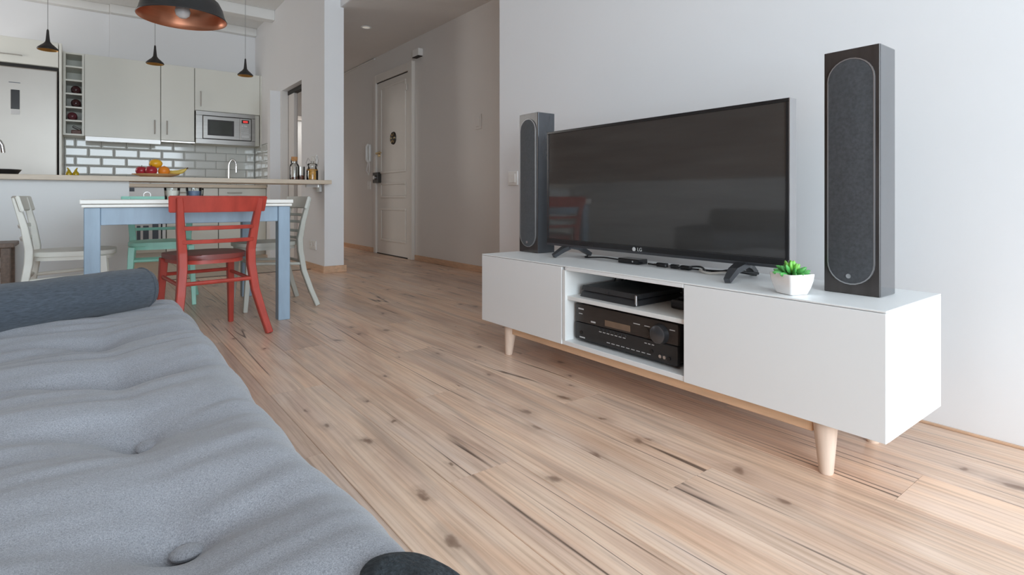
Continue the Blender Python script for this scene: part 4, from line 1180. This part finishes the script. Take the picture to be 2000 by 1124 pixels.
for r_ in range(3):
    for c_ in range(4):
        obj('key', B(1.574 + c_*.023, 1.589 + c_*.023, YU - .019, YU - .0155, 1.640 - r_*.024, 1.652 - r_*.024, .001), 'print_white', cp)
for x0, x1 in ((1.577, 1.590), (1.602, 1.640)):
    obj('key', B(x0, x1, YU - .019, YU - .0155, 1.675, 1.695, .001), 'print_white', cp)
obj('open_button', B(1.574, 1.668, YU - .020, YU - .0155, 1.530, 1.560, .002), 'print_white', cp)

# ------------------------------------------------------------ things on the bar
ZBAR = 0.912
fp_ = thing('fruit_platter', 'shallow pale wooden platter holding fruit on the bar', 'platter', (0.45, 5.45, ZBAR))
bm = lathe(bmesh.new(), [(0, 0), (.085, 0), (.10, .003), (.168, .024), (.170, .027), (.165, .027), (.10, .009), (0, .007)], (0.434, 5.47, ZBAR), 40)
obj('dish', bm, 'plate_wood', fp_, True)
def fruit(name, label, c, r, m, sc=(1, 1, 1), apple=False, stem=True):
    t = thing(name, label, 'fruit', (c[0], c[1], c[2] - r*sc[2]), 'fruit on the platter')
    bm = sphere(bmesh.new(), c, r, *sc, 24, 16)
    if apple:
        for v in bm.verts:
            d = v.co - Vector(c); rr = math.hypot(d.x, d.y)/r
            if d.z > 0: v.co.z -= .45*r*math.exp(-(rr/.30)**2)
            else:
                v.co.z += .22*r*math.exp(-(rr/.3)**2); v.co.x -= d.x*.12*(-d.z/r); v.co.y -= d.y*.12*(-d.z/r)
    obj('flesh', bm, m, t, True)
    if stem:
        top = c[2] + r*sc[2]*(0.62 if apple else 0.96)
        obj('stem', tube(bmesh.new(), [(c[0], c[1], top), (c[0] + .003, c[1], top + (.022 if apple else .005))], .0025, 6), 'stalk', t)
zp = ZBAR + .008
fruit('apple', 'dark red apple at the left of the platter', (0.334, 5.50, zp + .044), .042, 'apple_red', apple=True)
fruit('apple', 'brighter red apple in the middle front of the platter', (0.398, 5.438, zp + .045), .044, 'apple_red', apple=True)
fruit('orange', 'orange at the right of the apples', (0.488, 5.445, zp + .044), .043, 'orange_peel')
fruit('mango', 'yellow-orange mango on top of the fruit pile', (0.434, 5.485, zp + .108), .042, 'mango_yellow', (1.15, .9, .88), stem=False)
bn = thing('banana', 'yellow banana at the right rim of the platter', 'fruit', (0.58, 5.45, zp), 'fruit on the platter')
pts = []
for k in range(11):
    a = -0.9 + 1.8*k/10
    pts.append((0.584 + .085*math.sin(a), 5.46 - .03*math.sin(a), zp + .030 + .055*(1 - math.cos(a)) - .004 + .022*(k/10)))
obj('flesh', tube(bmesh.new(), pts, [.006, .012, .016, .018, .019, .019, .019, .018, .015, .010, .006], 10), 'banana_yellow', bn, True)
obj('stem', tube(bmesh.new(), [pts[-1], (pts[-1][0] + .012, pts[-1][1], pts[-1][2] + .010)], .005, 8), 'stalk', bn, True)

for i, (x_, lab) in enumerate(((-0.134, 'left small oil cruet on the bar'), (-0.092, 'right small vinegar cruet on the bar'))):
    t = thing('oil_cruet', 'yellow-green ' + lab, 'bottle', (x_, 5.46, ZBAR), 'pair of small cruets')
    obj('bottle', lathe(bmesh.new(), [(0, 0), (.019, 0), (.021, .012), (.018, .026), (.010, .036), (.009, .046), (0, .046)], (x_, 5.46, ZBAR), 16), 'oil_yellow', t, True)
    obj('pourer', tube(bmesh.new(), [(x_, 5.46, ZBAR + .045), (x_ + .010*(1 if i else -1), 5.46, ZBAR + .062)], [.007, .004], 8), 'oil_yellow', t, True)

pn_ = thing('black_pan', 'black frying pan at the left edge of the bar', 'pan', (-0.52, 5.50, ZBAR))
obj('bowl', lathe(bmesh.new(), [(0, 0), (.09, 0), (.112, .034), (.115, .036), (.108, .036), (.087, .006), (0, .006)], (-0.525, 5.52, ZBAR), 32), 'black_matte', pn_, True)
obj('rim', lathe(bmesh.new(), [(.112, .034), (.117, .037), (.112, .040), (.107, .037)], (-0.525, 5.52, ZBAR), 32, True), 'gunmetal', pn_, True)
tg = thing('bar_tap', 'chrome tap spout curving in at the left picture edge', 'tap', (-0.62, 5.78, ZBAR))
pts = [(-0.66, 5.72, ZBAR), (-0.66, 5.72, ZBAR + .20)] + [(-0.66 + .063*(1 - math.cos(PI*k/8)), 5.72, ZBAR + .20 + .085*math.sin(PI*k/8)) for k in range(1, 8)] + [(-0.532, 5.72, ZBAR + .175)]
obj('spout', tube(bmesh.new(), pts, .014, 12), 'chrome', tg, True)
obj('knob', sphere(bmesh.new(), (-0.575, 5.72, ZBAR + .315), .018, 1.2, 1, .7, 14, 10), 'black_gloss', tg, True)
obj('base', lathe(bmesh.new(), [(0, 0), (.03, 0), (.026, .02), (.015, .03), (0, .03)], (-0.66, 5.72, ZBAR), 18), 'chrome', tg, True)

def jar(name, label, x, y, r, h_, content, fill, neck=None):
    t = thing(name, label, 'jar', (x, y, ZBAR))
    if neck:
        prof = [(0, 0), (r, 0), (r*1.02, .006), (r*1.02, h_*.68), (r*.9, h_*.78), (neck, h_*.86), (neck, h_)]
        inner = [(neck - .003, h_), (neck - .003, h_*.86), (r*.9 - .003, h_*.77), (r - .002, h_*.67), (r - .002, .006), (0, .006)]
    else:
        prof = [(0, 0), (r, 0), (r*1.02, .005), (r*1.02, h_)]
        inner = [(r*1.02 - .003, h_), (r*1.02 - .003, .006), (0, .006)]
    obj('glass', lathe(bmesh.new(), prof + inner, (x, y, ZBAR), 28), 'clear_glass', t, True)
    obj('contents', lathe(bmesh.new(), [(0, .008), (r*.94, .008), (r*.95, .010), (r*.95, fill), (r*.5, fill + .006), (0, fill + .004)], (x, y, ZBAR), 24), content, t, True)
    return t
j1 = jar('glass_jar', 'tall clear bottle jar with cork stopper on the bar end', 1.552, 5.47, .043, .190, 'beans', .022, .024)
obj('cork_stopper', lathe(bmesh.new(), [(0, .178), (.021, .178), (.028, .192), (.029, .222), (0, .222)], (1.552, 5.47, ZBAR), 20), 'cork', j1, True)
jar('glass_tumbler', 'short open glass of brown beans between the two taller jars', 1.635, 5.56, .040, .135, 'beans', .045)
j3 = jar('glass_jar', 'clip-top glass jar filled with golden pasta on the bar end', 1.715, 5.45, .053, .140, 'pasta', .105, .040)
obj('lid', lathe(bmesh.new(), [(0, .150), (.044, .142), (.046, .150), (.040, .162), (.012, .168), (.014, .185), (0, .187)], (1.715, 5.45, ZBAR), 24), 'clear_glass', j3, True)
obj('clip_wire', tube(bmesh.new(), [(1.668, 5.45, ZBAR + .13), (1.655, 5.45, ZBAR + .17), (1.675, 5.45, ZBAR + .215), (1.690, 5.45, ZBAR + .19)], .003, 6), 'silver', j3, True)
obj('clip_wire', tube(bmesh.new(), [(1.762, 5.45, ZBAR + .13), (1.775, 5.45, ZBAR + .19), (1.760, 5.45, ZBAR + .235), (1.745, 5.45, ZBAR + .19)], .003, 6), 'silver', j3, True)

# ------------------------------------------------------------ things on the table
def candle(label, x, y, r, h_, wax, fill):
    t = thing('candle_glass', label, 'candle', (x, y, TZ), 'candles in glasses on the dining table')
    obj('glass', lathe(bmesh.new(), [(0, 0), (r*.86, 0), (r*.88, .003), (r, h_), (r - .0025, h_), (r*.85, .006), (0, .006)], (x, y, TZ), 26), 'clear_glass', t, True)
    obj('wax', lathe(bmesh.new(), [(0, .0065), (r*.84, .0065), (r*.93, fill), (0, fill)], (x, y, TZ), 24), wax, t, True)
    obj('wick', tube(bmesh.new(), [(x, y, TZ + fill), (x, y, TZ + fill + .008)], .0015, 6), 'stalk', t)
candle('white candle in a clear glass at the left of the red chair', 0.363, 3.62, .040, .066, 'wax_white', .050)
candle('blue candle in a clear glass behind the red chair rail', 0.480, 3.70, .042, .070, 'wax_blue', .050)
candle('white candle glass just right of the blue one', 0.535, 3.97, .036, .070, 'wax_white', .060)
mg = thing('magazine', 'open printed magazine lying on the table behind the red chair', 'magazine', (0.69, 3.80, TZ))
for s in (-1, 1):
    bm = bmesh.new(); top = []; bot = []
    for k in range(9):
        u = k/8
        zt_ = TZ + .004 + .024*math.sin(PI*min(1, u*1.3 + .08))*(1 - .5*u)
        top.append((0.70 + s*u*.17, zt_)); bot.append((0.70 + s*u*.17, TZ + .0005))
    poly = top + bot[::-1]
    prism(bm, poly, 'y', 3.68, 3.94)
    obj('page_block', bm, 'paper_print', mg, True)

# ------------------------------------------------------------ pendant lamps
LX, LY, LZ = 0.472, 4.12, 1.900
pl_ = thing('copper_pendant', 'large black dome pendant lamp with copper inside above the table', 'lamp', (LX, LY, LZ))
R0 = 0.250
outer = [(R0 + .004, -.004), (R0 + .006, 0), (R0 + .002, .004), (R0*.965, .030), (R0*.92, .075), (R0*.84, .115), (R0*.70, .145), (R0*.45, .165), (R0*.22, .178), (.05, .20), (.045, .25), (.03, .26), (0, .262)]
obj('shade', lathe(bmesh.new(), outer, (LX, LY, LZ), 64), 'shade_black', pl_, True)
inn = [(R0 + .004, -.004), (R0 - .002, .002), (R0*.955, .028), (R0*.905, .072), (R0*.825, .110), (R0*.685, .139), (R0*.44, .159), (0, .166)]
obj('inner_lining', lathe(bmesh.new(), inn, (LX, LY, LZ), 64), 'copper', pl_, True)
obj('bulb', lathe(bmesh.new(), [(0, .000), (.020, .003), (.038, .018), (.045, .042), (.039, .068), (.025, .094), (.017, .13), (0, .13)], (LX, LY, LZ), 24), 'bulb_glass', pl_, True)
obj('socket', lathe(bmesh.new(), [(0, .12), (.022, .12), (.022, .165), (0, .165)], (LX, LY, LZ), 16), 'black_matte', pl_, True)
obj('cord', tube(bmesh.new(), [(LX, LY, LZ + .26), (LX, LY, CZ - .02)], .004, 8), 'cord_grey', pl_)
obj('ceiling_rose', lathe(bmesh.new(), [(0, 0), (.05, 0), (.05, -.02), (0, -.03)], (LX, LY, CZ), 20), 'shade_black', pl_, True)

def small_pendant(label):
    t = thing('small_pendant', label, 'lamp', (0, 0, 0), 'three small black pendants over the bar')
    obj('shade', lathe(bmesh.new(), [(.063, -.002), (.066, .004), (.062, .012), (.044, .030), (.026, .046), (.015, .062), (.012, .085), (.009, .120), (.007, .148), (.003, .156), (0, .157)], (0, 0, 0), 28), 'black_matte', t, True)
    obj('gold_lining', lathe(bmesh.new(), [(.063, -.002), (.058, .006), (.042, .022), (.022, .036), (0, .040)], (0, 0, 0), 28), 'gold_inner', t, True)
    obj('cord', tube(bmesh.new(), [(0, 0, .155), (0, 0, 1.20)], .0022, 6), 'cord_grey', t)
    obj('ceiling_cup', lathe(bmesh.new(), [(0, 1.216), (.03, 1.216), (.03, 1.195), (0, 1.19)], (0, 0, 0), 18), 'white_lacquer', t, True)
    return t
PYB = 5.47
sp0 = small_pendant('small black cone pendant at the left above the refrigerator side of the bar')
sp0.location = (-0.259, PYB, 1.866)
dup(sp0, (0.427, PYB, 1.860), 0, 'small black cone pendant in the middle, right below the copper lamp')
dup(sp0, (1.120, PYB, 1.855), 0, 'small black cone pendant at the right above the microwave')
